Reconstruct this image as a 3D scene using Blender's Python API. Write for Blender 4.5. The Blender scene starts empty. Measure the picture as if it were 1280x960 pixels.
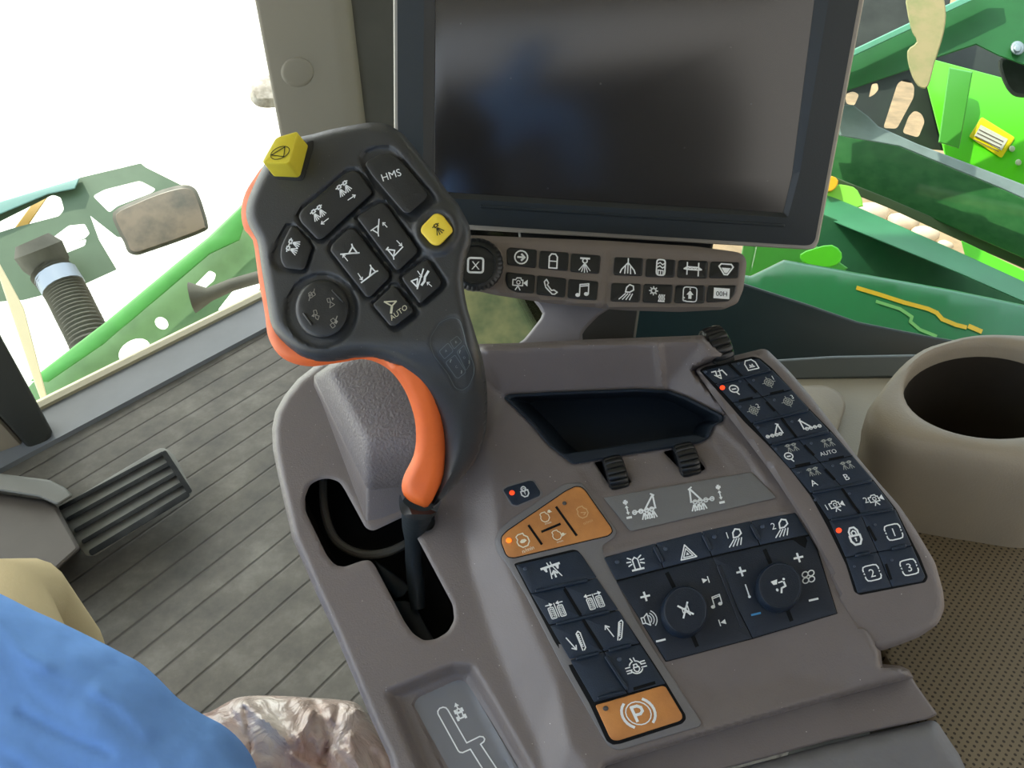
import bpy, math, random
import numpy as np
from mathutils import Vector, Matrix
from mathutils.geometry import delaunay_2d_cdt
random.seed(7)
R=math.radians
# ------------------------------------------------------------------ camera, world, sun, exposure
F=962.0; PITCH=38.0
CAM=Vector((0,0,1.15))
FW=Vector((0,math.cos(R(PITCH)),-math.sin(R(PITCH))))
UP=Vector((0,math.sin(R(PITCH)),math.cos(R(PITCH))))
RT=Vector((1,0,0))
scene=bpy.context.scene; COL=scene.collection
cd=bpy.data.cameras.new('camera'); cam=bpy.data.objects.new('camera',cd); COL.objects.link(cam)
cam.location=CAM; cam.rotation_euler=(R(90-PITCH),0,0)
cd.sensor_width=36; cd.lens=36*F/1280; cd.clip_start=.01; cd.clip_end=200
scene.camera=cam
scene.view_settings.view_transform='Standard'; scene.view_settings.look='None'
scene.view_settings.exposure=0.0; scene.view_settings.gamma=1; scene.view_settings.use_curve_mapping=False
w=bpy.data.worlds.new('world'); scene.world=w; w.use_nodes=True
nt=w.node_tree; nt.nodes.clear()
wo=nt.nodes.new('ShaderNodeOutputWorld'); bg=nt.nodes.new('ShaderNodeBackground')
tc=nt.nodes.new('ShaderNodeTexCoord'); sx=nt.nodes.new('ShaderNodeVectorMath'); sx.operation='DOT_PRODUCT'
sx.inputs[1].default_value=(-.62,.55,.56)
mr=nt.nodes.new('ShaderNodeMapRange'); mr.inputs[1].default_value=-.6; mr.inputs[2].default_value=1
rp=nt.nodes.new('ShaderNodeValToRGB'); rp.color_ramp.elements[0].color=(1.0,.95,.87,1); rp.color_ramp.elements[1].color=(1.0,.97,.92,1); _e=rp.color_ramp.elements.new(.55); _e.color=(.66,.81,1,1)
ms=nt.nodes.new('ShaderNodeMapRange'); ms.inputs[1].default_value=-.2; ms.inputs[2].default_value=1; ms.inputs[3].default_value=1.3; ms.inputs[4].default_value=4.2
nt.links.new(tc.outputs['Generated'],sx.inputs[0]); nt.links.new(sx.outputs['Value'],mr.inputs[0])
nt.links.new(mr.outputs[0],rp.inputs[0]); nt.links.new(sx.outputs['Value'],ms.inputs[0])
nt.links.new(rp.outputs[0],bg.inputs[0]); nt.links.new(ms.outputs[0],bg.inputs[1]); nt.links.new(bg.outputs[0],wo.inputs[0])
sd=bpy.data.lights.new('sun','SUN'); sd.energy=4.5; sd.angle=R(1.0); sd.color=(1,.95,.86)
sun=bpy.data.objects.new('sun',sd); COL.objects.link(sun)
sun.rotation_euler=Vector((.36,-.34,-.87)).to_track_quat('-Z','Y').to_euler()

# ------------------------------------------------------------------ geometry helpers
def ray(px,py): return FW+RT*((px-640)/F)+UP*((480-py)/F)
def c2w(v): return RT*v[0]+UP*v[1]-FW*v[2]
class Pl:
    def __init__(s,p,n): s.p=Vector(p); s.n=Vector(n).normalized(); s.k=s.n.dot(s.p-CAM)
    def __call__(s,px,py,h=0.0):
        r=ray(px,py); return CAM+r*((s.k+h)/s.n.dot(r))
def cpl(px,py,t,nc): return Pl(CAM+ray(px,py)*t,c2w(nc))
def horiz(z): return Pl((0,0,z),(0,0,1))
def lin(c):
    return tuple(((x/255)/12.92 if x<=10 else ((x/255+.055)/1.055)**2.4) for x in c)
def spline(pts,closed=True,n=5):
    out=[]; N=len(pts)
    rng=range(N if closed else N-1)
    for i in rng:
        p=[Vector(pts[(i+k)%N]) if closed else Vector(pts[min(max(i+k,0),N-1)]) for k in (-1,0,1,2)]
        for j in range(n):
            t=j/n
            out.append(tuple(.5*((2*p[1])+(p[2]-p[0])*t+(2*p[0]-5*p[1]+4*p[2]-p[3])*t*t+(3*p[1]-p[0]-3*p[2]+p[3])*t**3)))
    if not closed: out.append(tuple(pts[-1]))
    return out
def rnd(pts,r=3,n=4):
    out=[]; N=len(pts)
    for i in range(N):
        a,b,c=Vector(pts[i-1]),Vector(pts[i]),Vector(pts[(i+1)%N])
        da,dc=(a-b),(c-b); la,lc=da.length,dc.length
        if la<1e-6 or lc<1e-6: continue
        rr=min(r,la*.45,lc*.45); s=b+da/la*rr; e=b+dc/lc*rr
        for j in range(n+1):
            t=j/n; out.append(tuple(s*(1-t)**2+b*2*t*(1-t)+e*t*t))
    return out
def dens(pts,step,closed=True):
    out=[];N=len(pts)
    for i in range(N if closed else N-1):
        a,b=Vector(pts[i]),Vector(pts[(i+1)%N]); L=(b-a).length; k=max(1,int(round(L/step)))
        for j in range(k): out.append(tuple(a+(b-a)*(j/k)))
    if not closed: out.append(tuple(pts[-1]))
    return out
def area(p): return .5*sum(p[i][0]*p[(i+1)%len(p)][1]-p[(i+1)%len(p)][0]*p[i][1] for i in range(len(p)))
def inset(pts,d):
    N=len(pts); sgn=1 if area(pts)>0 else -1; out=[]
    for i in range(N):
        a,b,c=Vector(pts[i-1]),Vector(pts[i]),Vector(pts[(i+1)%N])
        e1=(b-a); e2=(c-b)
        if e1.length<1e-7: e1=e2
        if e2.length<1e-7: e2=e1
        e1=e1.normalized(); e2=e2.normalized()
        n=Vector((-(e1.y+e2.y),e1.x+e2.x))*sgn
        if n.length<1e-6: n=Vector((-e1.y,e1.x))*sgn
        n.normalize(); c2=max(.5,n.dot(Vector((-e1.y,e1.x))*sgn)); out.append(tuple(b+n*(d/c2)))
    return out
def inside(P,poly):
    P=np.asarray(P,float); q=np.asarray(poly,float); x,y=P[:,0],P[:,1]; r=np.zeros(len(P),bool); j=len(q)-1
    for i in range(len(q)):
        xi,yi=q[i]; xj,yj=q[j]
        c=((yi>y)!=(yj>y))&(x<(xj-xi)*(y-yi)/((yj-yi) if yj!=yi else 1e-9)+xi); r^=c; j=i
    return r
def dist(P,poly,closed=True):
    P=np.asarray(P,float); q=np.asarray(poly,float); d=np.full(len(P),1e9)
    for i in range(len(q) if closed else len(q)-1):
        a=q[i]; b=q[(i+1)%len(q)]; ab=b-a; L=max(1e-9,ab@ab)
        t=np.clip(((P-a)@ab)/L,0,1); e=P-(a+t[:,None]*ab); d=np.minimum(d,np.sqrt((e*e).sum(1)))
    return d
def triangulate(outer,holes=(),grid=12):
    xs=[p[0] for p in outer]; ys=[p[1] for p in outer]
    pts=[Vector(p[:2]) for p in outer]; edges=[(i,(i+1)%len(outer)) for i in range(len(outer))]
    for h in holes:
        b=len(pts); pts+= [Vector(p[:2]) for p in h]; edges+=[(b+i,b+(i+1)%len(h)) for i in range(len(h))]
    nb=len(pts)
    if grid:
        gx=np.arange(min(xs)+grid*.5,max(xs),grid); gy=np.arange(min(ys)+grid*.5,max(ys),grid*.87)
        G=np.array([(x+(grid*.5 if k%2 else 0),y) for k,y in enumerate(gy) for x in gx]).reshape(-1,2)
        if len(G):
            m=inside(G,outer)&(dist(G,outer)>grid*.45)
            for h in holes: m&=~inside(G,h)&(dist(G,h)>grid*.45)
            pts+=[Vector(g) for g in G[m]]
    r=delaunay_2d_cdt(pts,edges,[],1 if not holes else 0,1e-5)
    V=[tuple(v) for v in r[0]]; Fs=[tuple(f) for f in r[2]]
    cen=np.array([np.mean([V[i] for i in f],axis=0) for f in Fs]).reshape(-1,2)
    k=inside(cen,outer)
    for h in holes: k&=~inside(cen,h)
    return V,[f for f,q in zip(Fs,k) if q]
def vmap(pts,V):
    A=np.array(V); return [int(((A-np.array(p[:2]))**2).sum(1).argmin()) for p in pts]
class HMap:
    def __init__(s,x0,y0,x1,y1,res=2.0,v=0.0):
        s.x0,s.y0,s.r=x0,y0,res; s.w=int((x1-x0)/res)+1; s.h=int((y1-y0)/res)+1
        s.a=np.full((s.h,s.w),float(v)); X,Y=np.meshgrid(np.arange(s.w)*res+x0,np.arange(s.h)*res+y0)
        s.P=np.stack([X.ravel(),Y.ravel()],1)
    def ctrl(s,pts,edges=()):
        co=[Vector(p[:2]) for p in pts]; r=delaunay_2d_cdt(co,list(edges),[],0,1e-5)
        V=[tuple(v) for v in r[0]]; hv=[]
        for v in V:
            k=min(range(len(pts)),key=lambda i:(pts[i][0]-v[0])**2+(pts[i][1]-v[1])**2); hv.append(pts[k][2])
        out=s.a.ravel().copy()
        for f in r[2]:
            a,b,c=[V[i] for i in f]; m=(s.P[:,0]>=min(a[0],b[0],c[0])-2)&(s.P[:,0]<=max(a[0],b[0],c[0])+2)&(s.P[:,1]>=min(a[1],b[1],c[1])-2)&(s.P[:,1]<=max(a[1],b[1],c[1])+2)
            Q=s.P[m]; den=(b[1]-c[1])*(a[0]-c[0])+(c[0]-b[0])*(a[1]-c[1])
            if abs(den)<1e-9: continue
            u=((b[1]-c[1])*(Q[:,0]-c[0])+(c[0]-b[0])*(Q[:,1]-c[1]))/den; v=((c[1]-a[1])*(Q[:,0]-c[0])+(a[0]-c[0])*(Q[:,1]-c[1]))/den; w_=1-u-v
            ok=(u>-.01)&(v>-.01)&(w_>-.01); idx=np.nonzero(m)[0][ok]; out[idx]=(u*hv[f[0]]+v*hv[f[1]]+w_*hv[f[2]])[ok]
        s.a=out.reshape(s.a.shape)
    def paint(s,poly,v,soft=2.0,add=True):
        ins=inside(s.P,poly); d=dist(s.P,poly); sd=np.where(ins,d,-d); m=np.clip(sd/soft*.5+.5,0,1); m=m*m*(3-2*m)
        m=m.reshape(s.a.shape); s.a=s.a+m*v if add else s.a*(1-m)+m*v
    def line(s,pts,v,wd):
        d=dist(s.P,pts,False); s.a=s.a+(np.exp(-(d/wd)**2)*v).reshape(s.a.shape)
    def blur(s,sg):
        k=int(sg/s.r*3)+1; x=np.arange(-k,k+1)*s.r; g=np.exp(-x*x/(2*sg*sg)); g/=g.sum()
        a=np.pad(s.a,k,mode='edge'); a=np.apply_along_axis(lambda v:np.convolve(v,g,'valid'),0,a); s.a=np.apply_along_axis(lambda v:np.convolve(v,g,'valid'),1,a)
    def __call__(s,x,y):
        u=min(max((x-s.x0)/s.r,0),s.w-1.001); v=min(max((y-s.y0)/s.r,0),s.h-1.001); i,j=int(u),int(v); u-=i; v-=j; a=s.a
        return a[j,i]*(1-u)*(1-v)+a[j,i+1]*u*(1-v)+a[j+1,i]*(1-u)*v+a[j+1,i+1]*u*v
ORG={}
class MB:
    def __init__(s): s.v=[]; s.f=[]; s.m=[]
    def add(s,vs,fs,m=0):
        b=len(s.v); s.v+= [Vector(v) for v in vs]; s.f+=[tuple(b+i for i in f) for f in fs]; s.m+=[m]*len(fs)
    def build(s,name,mats,parent=None,ang=35,org=None):
        if not isinstance(mats,(list,tuple)): mats=[mats]
        if parent is not None: o0=ORG[parent.name]
        elif org is not None: o0=Vector(org)
        else:
            n=len(s.v); o0=Vector((sum(v.x for v in s.v)/n,sum(v.y for v in s.v)/n,min(v.z for v in s.v)))
        me=bpy.data.meshes.new(name); me.from_pydata([v-o0 for v in s.v],[],s.f)
        for m in mats: me.materials.append(m)
        me.polygons.foreach_set('material_index',s.m); me.polygons.foreach_set('use_smooth',[True]*len(s.f))
        me.update(); me.validate(); me.set_sharp_from_angle(angle=R(ang))
        o=bpy.data.objects.new(name,me); COL.objects.link(o)
        if parent is not None: o.parent=parent
        else: o.location=o0
        ORG[o.name]=o0; return o
def thing(name,label,cat,loc,group=None):
    o=bpy.data.objects.new(name,None); COL.objects.link(o); o.location=loc; o.empty_display_size=.02
    ORG[o.name]=Vector(loc); o['label']=label; o['category']=cat
    if group: o['group']=group
    return o
def tag(o,label=None,cat=None,group=None,kind=None):
    if label: o['label']=label
    if cat: o['category']=cat
    if group: o['group']=group
    if kind: o['kind']=kind
    return o
def fh(h): return h if callable(h) else (lambda x,y:h)
def slab(mb,pts,pl,h,th,bev=.0006,bpx=1.2,r=3,grid=14,m=0,cap=True,step=None):
    """rounded-edge plate: outline in picture pixels laid on plane pl at height h, thickness th"""
    hf=fh(h); o=rnd(pts,r) if r else list(pts)
    if step: o=dens(o,step)
    i1=inset(o,bpx*.35); i2=inset(o,bpx); n=len(o)
    rings=[[pl(x,y,hf(x,y)-th) for x,y in o],[pl(x,y,hf(x,y)-bev) for x,y in o],
           [pl(x,y,hf(x,y)-bev*.3) for x,y in i1]]
    V,Fs=triangulate(i2,(),grid)
    vs=[v for g in rings for v in g]; fs=[]
    for k in range(2):
        for i in range(n): fs.append((k*n+i,k*n+(i+1)%n,(k+1)*n+(i+1)%n,(k+1)*n+i))
    b=len(vs); vs+=[pl(x,y,hf(x,y)) for x,y in V]; fs+=[tuple(b+i for i in f) for f in Fs]
    # the first n verts of V are i2 in order (cdt keeps input order)
    ix=vmap(i2,V)
    for i in range(n): fs.append((2*n+i,2*n+(i+1)%n,b+ix[(i+1)%n],b+ix[i]) if ix[(i+1)%n]!=ix[i] else (2*n+i,2*n+(i+1)%n,b+ix[i]))
    if cap: fs.append(tuple(range(n-1,-1,-1)))
    mb.add(vs,orient(vs,fs,pl.n),m)
def orient(vs,fs,n):
    # flip faces so that most point outward: top faces along n, side faces away from centroid
    c=sum((Vector(v) for v in vs),Vector())/len(vs); out=[]
    for f in fs:
        a,b,d=vs[f[0]],vs[f[1]],vs[f[2]]; nn=(b-a).cross(d-a); fc=sum((vs[i] for i in f),Vector())/len(f)
        if nn.length<1e-14: out.append(f); continue
        nn.normalize(); k=nn.dot(n)
        flip=(k<0) if abs(k)>.35 and len(f)<=4 else (nn.dot(fc-c)<0)
        out.append(tuple(reversed(f)) if flip else f)
    return out
def relief(mb,outer,pl,h,th,holes=(),grid=5,shoulder=0.0,spx=8,hole_depth=.03,hole_lip=0,m=0,mh=None,back=True,flare=0,hback=False):
    """sculpted body: heights h(x,y) over the outline, rounded outer shoulder, walls going down by th"""
    hf=fh(h); V,Fs=triangulate(outer,holes,grid); P=np.array(V); D=dist(P,outer)
    DH=np.full(len(P),1e9)
    for q in holes: DH=np.minimum(DH,dist(P,q))
    hs=[]
    for (x,y),d,dh in zip(V,D,DH):
        z=hf(x,y)
        if shoulder and d<spx:
            t=1-d/spx; z-=shoulder*(1-math.sqrt(max(0,1-t*t)))
        if hole_lip and dh<4: z-=hole_lip*(1-dh/4)**2
        hs.append(z)
    vs=[pl(x,y,z) for (x,y),z in zip(V,hs)]; fs=[]
    for f in Fs:
        a,b,c=vs[f[0]],vs[f[1]],vs[f[2]]
        fs.append(f if (b-a).cross(c-a).dot(pl.n)>0 else tuple(reversed(f)))
    mb.add(vs,fs,m); n=len(outer)
    bo=inset(outer,-flare) if flare else outer
    ix=vmap(outer,V); hs_all=hs; hs=[hs_all[j] for j in ix]
    wv=[pl(x,y,hs[i]) for i,(x,y) in enumerate(outer)]+[pl(x,y,hs[i]-th*.5) for i,(x,y) in enumerate(bo)]+[pl(x,y,hs[i]-th) for i,(x,y) in enumerate(bo)]
    wf=[(k*n+i,k*n+(i+1)%n,(k+1)*n+(i+1)%n,(k+1)*n+i) for k in range(2) for i in range(n)]
    if area(outer)>0: wf=[tuple(reversed(f)) for f in wf]
    if hback: mb.add([pl(x,y,z-th) for (x,y),z in zip(V,hs_all)],[tuple(reversed(f)) for f in fs],m)
    elif back: wf.append(tuple(range(2*n,3*n)) if area(outer)>0 else tuple(range(3*n-1,2*n-1,-1)))
    mb.add(wv,wf,m)
    for q in holes:
        jx=vmap(q,V); k=len(q); hv=[pl(x,y,hs_all[jx[i]]) for i,(x,y) in enumerate(q)]+[pl(x,y,hs_all[jx[i]]-hole_depth) for i,(x,y) in enumerate(q)]
        hv2=[(i,(i+1)%k,k+(i+1)%k,k+i) for i in range(k)]
        if area(q)<0: hv2=[tuple(reversed(f)) for f in hv2]
        mb.add(hv,hv2,m if mh is None else mh)
def tube(mb,pts,rads,seg=12,m=0,cap=True):
    pts=[Vector(p) for p in pts]; n=len(pts); rads=rads if isinstance(rads,(list,tuple)) else [rads]*n
    vs=[];fs=[]; prev=None
    for i,p in enumerate(pts):
        t=(pts[min(i+1,n-1)]-pts[max(i-1,0)]).normalized()
        if prev is None:
            a=Vector((0,0,1)) if abs(t.z)<.9 else Vector((1,0,0)); u=t.cross(a).normalized()
        else: u=(prev-t*prev.dot(t)).normalized()
        prev=u; v=t.cross(u)
        for k in range(seg):
            an=2*math.pi*k/seg; vs.append(p+(u*math.cos(an)+v*math.sin(an))*rads[i])
    for i in range(n-1):
        for k in range(seg): fs.append((i*seg+k,i*seg+(k+1)%seg,(i+1)*seg+(k+1)%seg,(i+1)*seg+k))
    if cap: fs.append(tuple(range(seg-1,-1,-1))); fs.append(tuple(range((n-1)*seg,n*seg)))
    mb.add(vs,fs,m)
def box(mb,lo,hi,m=0):
    x0,y0,z0=lo; x1,y1,z1=hi
    vs=[(x,y,z) for z in (z0,z1) for y in (y0,y1) for x in (x0,x1)]
    mb.add(vs,[(0,2,3,1),(4,5,7,6),(0,1,5,4),(2,6,7,3),(0,4,6,2),(1,3,7,5)],m)
def ell(cx,cy,rx,ry,n=36,rot=0,mod=None):
    o=[]
    for i in range(n):
        a=2*math.pi*i/n; k=mod(i) if mod else 1; x=rx*k*math.cos(a); y=ry*k*math.sin(a)
        o.append((cx+x*math.cos(rot)-y*math.sin(rot),cy+x*math.sin(rot)+y*math.cos(rot)))
    return o
def cr(ox,oy,s,pts): return [(ox+x/s,oy+y/s) for x,y in pts]

# ------------------------------------------------------------------ materials
def mat(name,c,rough=.5,spec=.5,metal=0,bump=0,bscale=300,mott=0,mscale=40,mcol=None,emit=0,coat=0,detail=4):
    m=bpy.data.materials.new(name); m.use_nodes=True; t=m.node_tree; p=t.nodes['Principled BSDF']
    base=lin(c); p.inputs['Base Color'].default_value=(*base,1); p.inputs['Roughness'].default_value=rough
    p.inputs['Specular IOR Level'].default_value=spec; p.inputs['Metallic'].default_value=metal
    p.inputs['Coat Weight'].default_value=coat; p.inputs['Coat Roughness'].default_value=.15
    if emit: p.inputs['Emission Color'].default_value=(*base,1); p.inputs['Emission Strength'].default_value=emit
    if bump or mott:
        co=t.nodes.new('ShaderNodeTexCoord')
        if mott:
            n=t.nodes.new('ShaderNodeTexNoise'); n.inputs['Scale'].default_value=mscale; n.inputs['Detail'].default_value=detail
            n.inputs['Roughness'].default_value=.62
            t.links.new(co.outputs['Object'],n.inputs['Vector'])
            r=t.nodes.new('ShaderNodeMapRange'); r.inputs[1].default_value=.38; r.inputs[2].default_value=.68; t.links.new(n.outputs[0],r.inputs[0])
            x=t.nodes.new('ShaderNodeMix'); x.data_type='RGBA'; t.links.new(r.outputs[0],x.inputs[0])
            d=lin(mcol) if mcol else tuple(b*(1-mott) for b in base)
            x.inputs[6].default_value=(*base,1); x.inputs[7].default_value=(*d,1); t.links.new(x.outputs[2],p.inputs['Base Color'])
        if bump:
            n2=t.nodes.new('ShaderNodeTexNoise'); n2.inputs['Scale'].default_value=bscale; n2.inputs['Detail'].default_value=3
            t.links.new(co.outputs['Object'],n2.inputs['Vector']); bp=t.nodes.new('ShaderNodeBump'); bp.inputs['Strength'].default_value=bump
            bp.inputs['Distance'].default_value=.001; t.links.new(n2.outputs[0],bp.inputs['Height']); t.links.new(bp.outputs[0],p.inputs['Normal'])
    return m
def add_specks(m,scale,thr,c):
    """sparse dust grains / crumbs lying on a surface"""
    t=m.node_tree; p=t.nodes['Principled BSDF']; l=p.inputs['Base Color'].links
    co=t.nodes.new('ShaderNodeTexCoord'); v=t.nodes.new('ShaderNodeTexVoronoi'); v.inputs['Scale'].default_value=scale
    t.links.new(co.outputs['Object'],v.inputs['Vector'])
    a=t.nodes.new('ShaderNodeMath'); a.operation='LESS_THAN'; a.inputs[1].default_value=thr; t.links.new(v.outputs['Distance'],a.inputs[0])
    wn=t.nodes.new('ShaderNodeSeparateColor'); t.links.new(v.outputs['Color'],wn.inputs[0])
    g=t.nodes.new('ShaderNodeMath'); g.operation='GREATER_THAN'; g.inputs[1].default_value=.86; t.links.new(wn.outputs[0],g.inputs[0])
    mu=t.nodes.new('ShaderNodeMath'); mu.operation='MULTIPLY'; t.links.new(a.outputs[0],mu.inputs[0]); t.links.new(g.outputs[0],mu.inputs[1])
    x=t.nodes.new('ShaderNodeMix'); x.data_type='RGBA'; t.links.new(mu.outputs[0],x.inputs[0]); x.inputs[7].default_value=(*lin(c),1)
    if l: t.links.new(l[0].from_socket,x.inputs[6])
    else: x.inputs[6].default_value=p.inputs['Base Color'].default_value
    t.links.new(x.outputs[2],p.inputs['Base Color'])
TAUPE=mat('taupe_plastic',(114,107,105),.36,.5,bump=.25,bscale=900,mott=.10,mscale=14); add_specks(TAUPE,300,.075,(205,200,195))
TAUPE2=mat('taupe_bar_plastic',(112,104,97),.5,.45,bump=.2,bscale=900)
PANELG=mat('grey_keypad_frame',(112,111,112),.45,.5,bump=.2,bscale=900)
LABELG=mat('grey_label_film',(112,113,113),.5,.4,bump=.15,bscale=1200)
NAVY=mat('navy_rubber_key',(24,41,60),.42,.5,bump=.2,bscale=1500,mott=.18,mscale=60)
NAVYK=mat('navy_gloss_key',(16,30,46),.42,.5,bump=.2,bscale=1500)
BLACKP=mat('black_plastic',(20,25,28),.38,.5)
BLACKW=mat('black_ribbed_wheel',(18,22,26),.28,.6)
BIN=mat('black_tray_liner',(20,32,44),.6,.35,mott=.2,mscale=20)
GRIPM=mat('soft_touch_black',(49,52,54),.42,.6,bump=.12,bscale=1300); add_specks(GRIPM,420,.08,(120,120,115))
GRIPK=mat('black_grip_key',(36,39,41),.36,.5,bump=.1,bscale=1400)
GRIPD=mat('dark_pocket',(36,38,38),.6,.4)
ORANGE=mat('orange_soft_plastic',(236,112,48),.45,.5,mott=.08,mscale=30)
ORKEY=mat('amber_key',(202,138,76),.5,.4,mott=1,mscale=38,mcol=(178,118,66),bump=.15,bscale=1500)
YEL=mat('yellow_plastic',(232,216,62),.45,.5,mott=.05,mscale=80)
YEL2=mat('yellow_key',(240,212,68),.4,.5)
WHITE=mat('white_print',(238,243,243),.6,.3)
DIMW=mat('worn_white_print',(165,170,165),.6,.3)
CREAM=mat('cream_print',(206,204,178),.6,.3)
CHAR=mat('charcoal_print',(64,62,40),.7,.2)
BLUEP=mat('blue_print',(70,140,190),.6,.3)
LED=mat('red_led',(255,70,30),.3,.5,emit=1.2)
LEDO=mat('orange_led',(255,120,30),.3,.5,emit=1.3)
LEDOFF=mat('unlit_led',(62,74,92),.35,.5)
LEDDK=mat('unlit_dark_led',(80,76,74),.35,.5)
SLOT=mat('slot_black',(8,11,14),.7,.2)
LEATH=mat('grey_leather',(118,112,112),.45,.45,bump=1.0,bscale=520,mott=.10,mscale=25)
LEATH2=mat('smooth_grey_leather',(112,112,114),.45,.5,bump=.7,bscale=130,mott=.12,mscale=15)
BEIGE=mat('beige_plastic',(158,148,130),.5,.4,bump=.2,bscale=700,mott=.06,mscale=10)
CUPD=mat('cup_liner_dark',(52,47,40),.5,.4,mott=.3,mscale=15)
PILLAR=mat('pillar_trim_grey',(150,146,132),.6,.35,bump=.15,bscale=500)
PILDK=mat('pillar_seal_dark',(88,88,80),.6,.35,mott=.1,mscale=10)
DARKP=mat('dark_door_panel',(30,54,58),.35,.5,mott=.25,mscale=6)
DARKG=mat('dark_grey_plastic',(80,80,76),.5,.4)
MONB=mat('monitor_bezel',(34,43,47),.42,.5,bump=.1,bscale=900)
MONR=mat('monitor_silver_rim',(168,164,154),.4,.5)
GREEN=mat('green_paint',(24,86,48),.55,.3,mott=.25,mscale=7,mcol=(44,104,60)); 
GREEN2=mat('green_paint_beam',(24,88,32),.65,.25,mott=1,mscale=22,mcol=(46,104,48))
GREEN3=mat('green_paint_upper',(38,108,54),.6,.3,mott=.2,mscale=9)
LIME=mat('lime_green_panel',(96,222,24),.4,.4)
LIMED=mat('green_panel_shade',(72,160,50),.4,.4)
STEEL=mat('grey_steel_channel',(128,146,142),.5,.5,mott=.2,mscale=20)
GDARK=mat('dark_machinery',(34,44,36),.6,.4,mott=.4,mscale=14)
TANR=mat('tan_rubble',(212,190,160),.8,.2,mott=.15,mscale=8)
CLOTH=mat('blue_cotton',(124,174,246),.85,.15,bump=.9,bscale=28,mott=.10,mscale=22)
CLOTH.node_tree.nodes['Bump'].inputs['Distance'].default_value=.0032
KHAKI=mat('khaki_cotton',(190,172,134),.85,.15,bump=.3,bscale=300)
def flat_mesh(mb,polys,pl,h,m):
    hf=fh(h)
    for p in polys:
        vs=[pl(x,y,hf(x,y)) for x,y in p]; a,b,c=vs[0],vs[1],vs[2]
        f=tuple(range(len(p))); nn=Vector((0,0,0))
        for i in range(1,len(vs)-1): nn+=(vs[i]-vs[0]).cross(vs[i+1]-vs[0])
        mb.add(vs,[f if nn.dot(pl.n)>0 else tuple(reversed(f))],m)
# ------------------------------------------------------------------ printed symbols
_tc={}
def text_tris(s):
    if s in _tc: return _tc[s]
    cu=bpy.data.curves.new('t','FONT'); cu.body=s; cu.size=1; cu.resolution_u=3; cu.offset=0.0
    ob=bpy.data.objects.new('t',cu); COL.objects.link(ob); me=bpy.data.meshes.new_from_object(ob)
    V=[(v.co.x,v.co.y) for v in me.vertices]; P=[tuple(p.vertices) for p in me.polygons]
    bpy.data.objects.remove(ob); bpy.data.curves.remove(cu); bpy.data.meshes.remove(me)
    x0=min(v[0] for v in V); x1=max(v[0] for v in V)
    V=[(v[0]-(x0+x1)/2,v[1]-.36) for v in V]; _tc[s]=(V,P,x1-x0); return _tc[s]
def strk(pts,wd,closed=False):
    out=[]; N=len(pts); wd=wd*.58
    for i in range(N if closed else N-1):
        a,b=Vector(pts[i]),Vector(pts[(i+1)%N]); d=b-a
        if d.length<1e-6: continue
        d.normalize(); n=Vector((-d.y,d.x))*wd; e=d*wd*.6
        out.append([tuple(a-e+n),tuple(b+e+n),tuple(b+e-n),tuple(a-e-n)])
    return out
def fr(cx,cy,s,right=(1,0),up=(0,-1)):
    return lambda x,y:(cx+s*(x*right[0]+y*up[0]),cy+s*(x*right[1]+y*up[1]))
def prims(f,pr,s):
    """f: local->pixel map, s: pixel size of one local unit"""
    out=[]
    for p in pr:
        k=p[0]
        if k=='l': out+=strk([f(*q) for q in p[2]],p[1]*s)
        elif k=='L': out+=strk([f(*q) for q in p[2]],p[1]*s,True)
        elif k=='f': out.append([f(*q) for q in p[1]])
        elif k=='c': out+=strk([f(*q) for q in ell(p[2],p[3],p[4],p[4] if len(p)<6 else p[5],18)],p[1]*s,True)
        elif k=='d': out.append([f(*q) for q in ell(p[1],p[2],p[3],p[3] if len(p)<5 else p[4],14)])
        elif k=='a': out+=strk([f(p[2]+p[4]*math.cos(R(p[5]+(p[6]-p[5])*i/8)),p[3]+p[4]*math.sin(R(p[5]+(p[6]-p[5])*i/8))) for i in range(9)],p[1]*s)
        elif k=='t':
            V,P,wd=text_tris(p[1]); q=p[4]
            for t in P: out.append([f(p[2]+V[i][0]*q,p[3]+V[i][1]*q) for i in t])
    return out
def rbox(x0,y0,x1,y1,r=.2): return rnd([(x0,y0),(x1,y0),(x1,y1),(x0,y1)],r,3)
def arrow(x0,y0,x1,y1,w=.1,hd=.3):
    a=Vector((x1-x0,y1-y0)).normalized(); n=Vector((-a.y,a.x)); e=Vector((x1,y1))
    return [('l',w,[(x0,y0),(x1,y1)]),('l',w,[tuple(e-a*hd+n*hd*.75),(x1,y1),tuple(e-a*hd-n*hd*.75)])]
def farrow(x0,y0,x1,y1,w=.1,hd=.35):
    a=Vector((x1-x0,y1-y0)).normalized(); n=Vector((-a.y,a.x)); e=Vector((x1,y1)); b=e-a*hd
    return [('l',w,[(x0,y0),tuple(b)]),('f',[tuple(b+n*hd*.7),(x1,y1),tuple(b-n*hd*.7)])]
W=.11
def nozzle(x,y,s=1,w=W): return [('L',w,[(x-.16*s,y-.12*s),(x-.1*s,y+.16*s),(x+.16*s,y+.16*s),(x+.2*s,y-.1*s)]),('l',w,[(x-.34*s,y+.04*s),(x-.16*s,y+.06*s)]),('l',w,[(x+.16*s,y+.06*s),(x+.34*s,y+.06*s)])]
def jets(x,y,L=.55,w=W*.8,n=4,sp=50): return [('l',w,[(x+.12*math.sin(R(a)),y-.12*math.cos(R(a))),(x+L*math.sin(R(a)),y-L*math.cos(R(a)))]) for a in [(-sp/2+sp*i/(n-1)) for i in range(n)]]
SPRAY2=nozzle(-.35,.45)+nozzle(.35,.45)+jets(-.35,.3,.8)+jets(.35,.3,.8)
SPRAY1=nozzle(0,.5,1.3)+jets(0,.3,1.0,W,4,60)
BAR3=[('l',W,[(-1,0),(.9,0)]),('l',W,[(-.35,.0),(-.1,.45),(.3,.1)])]
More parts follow.
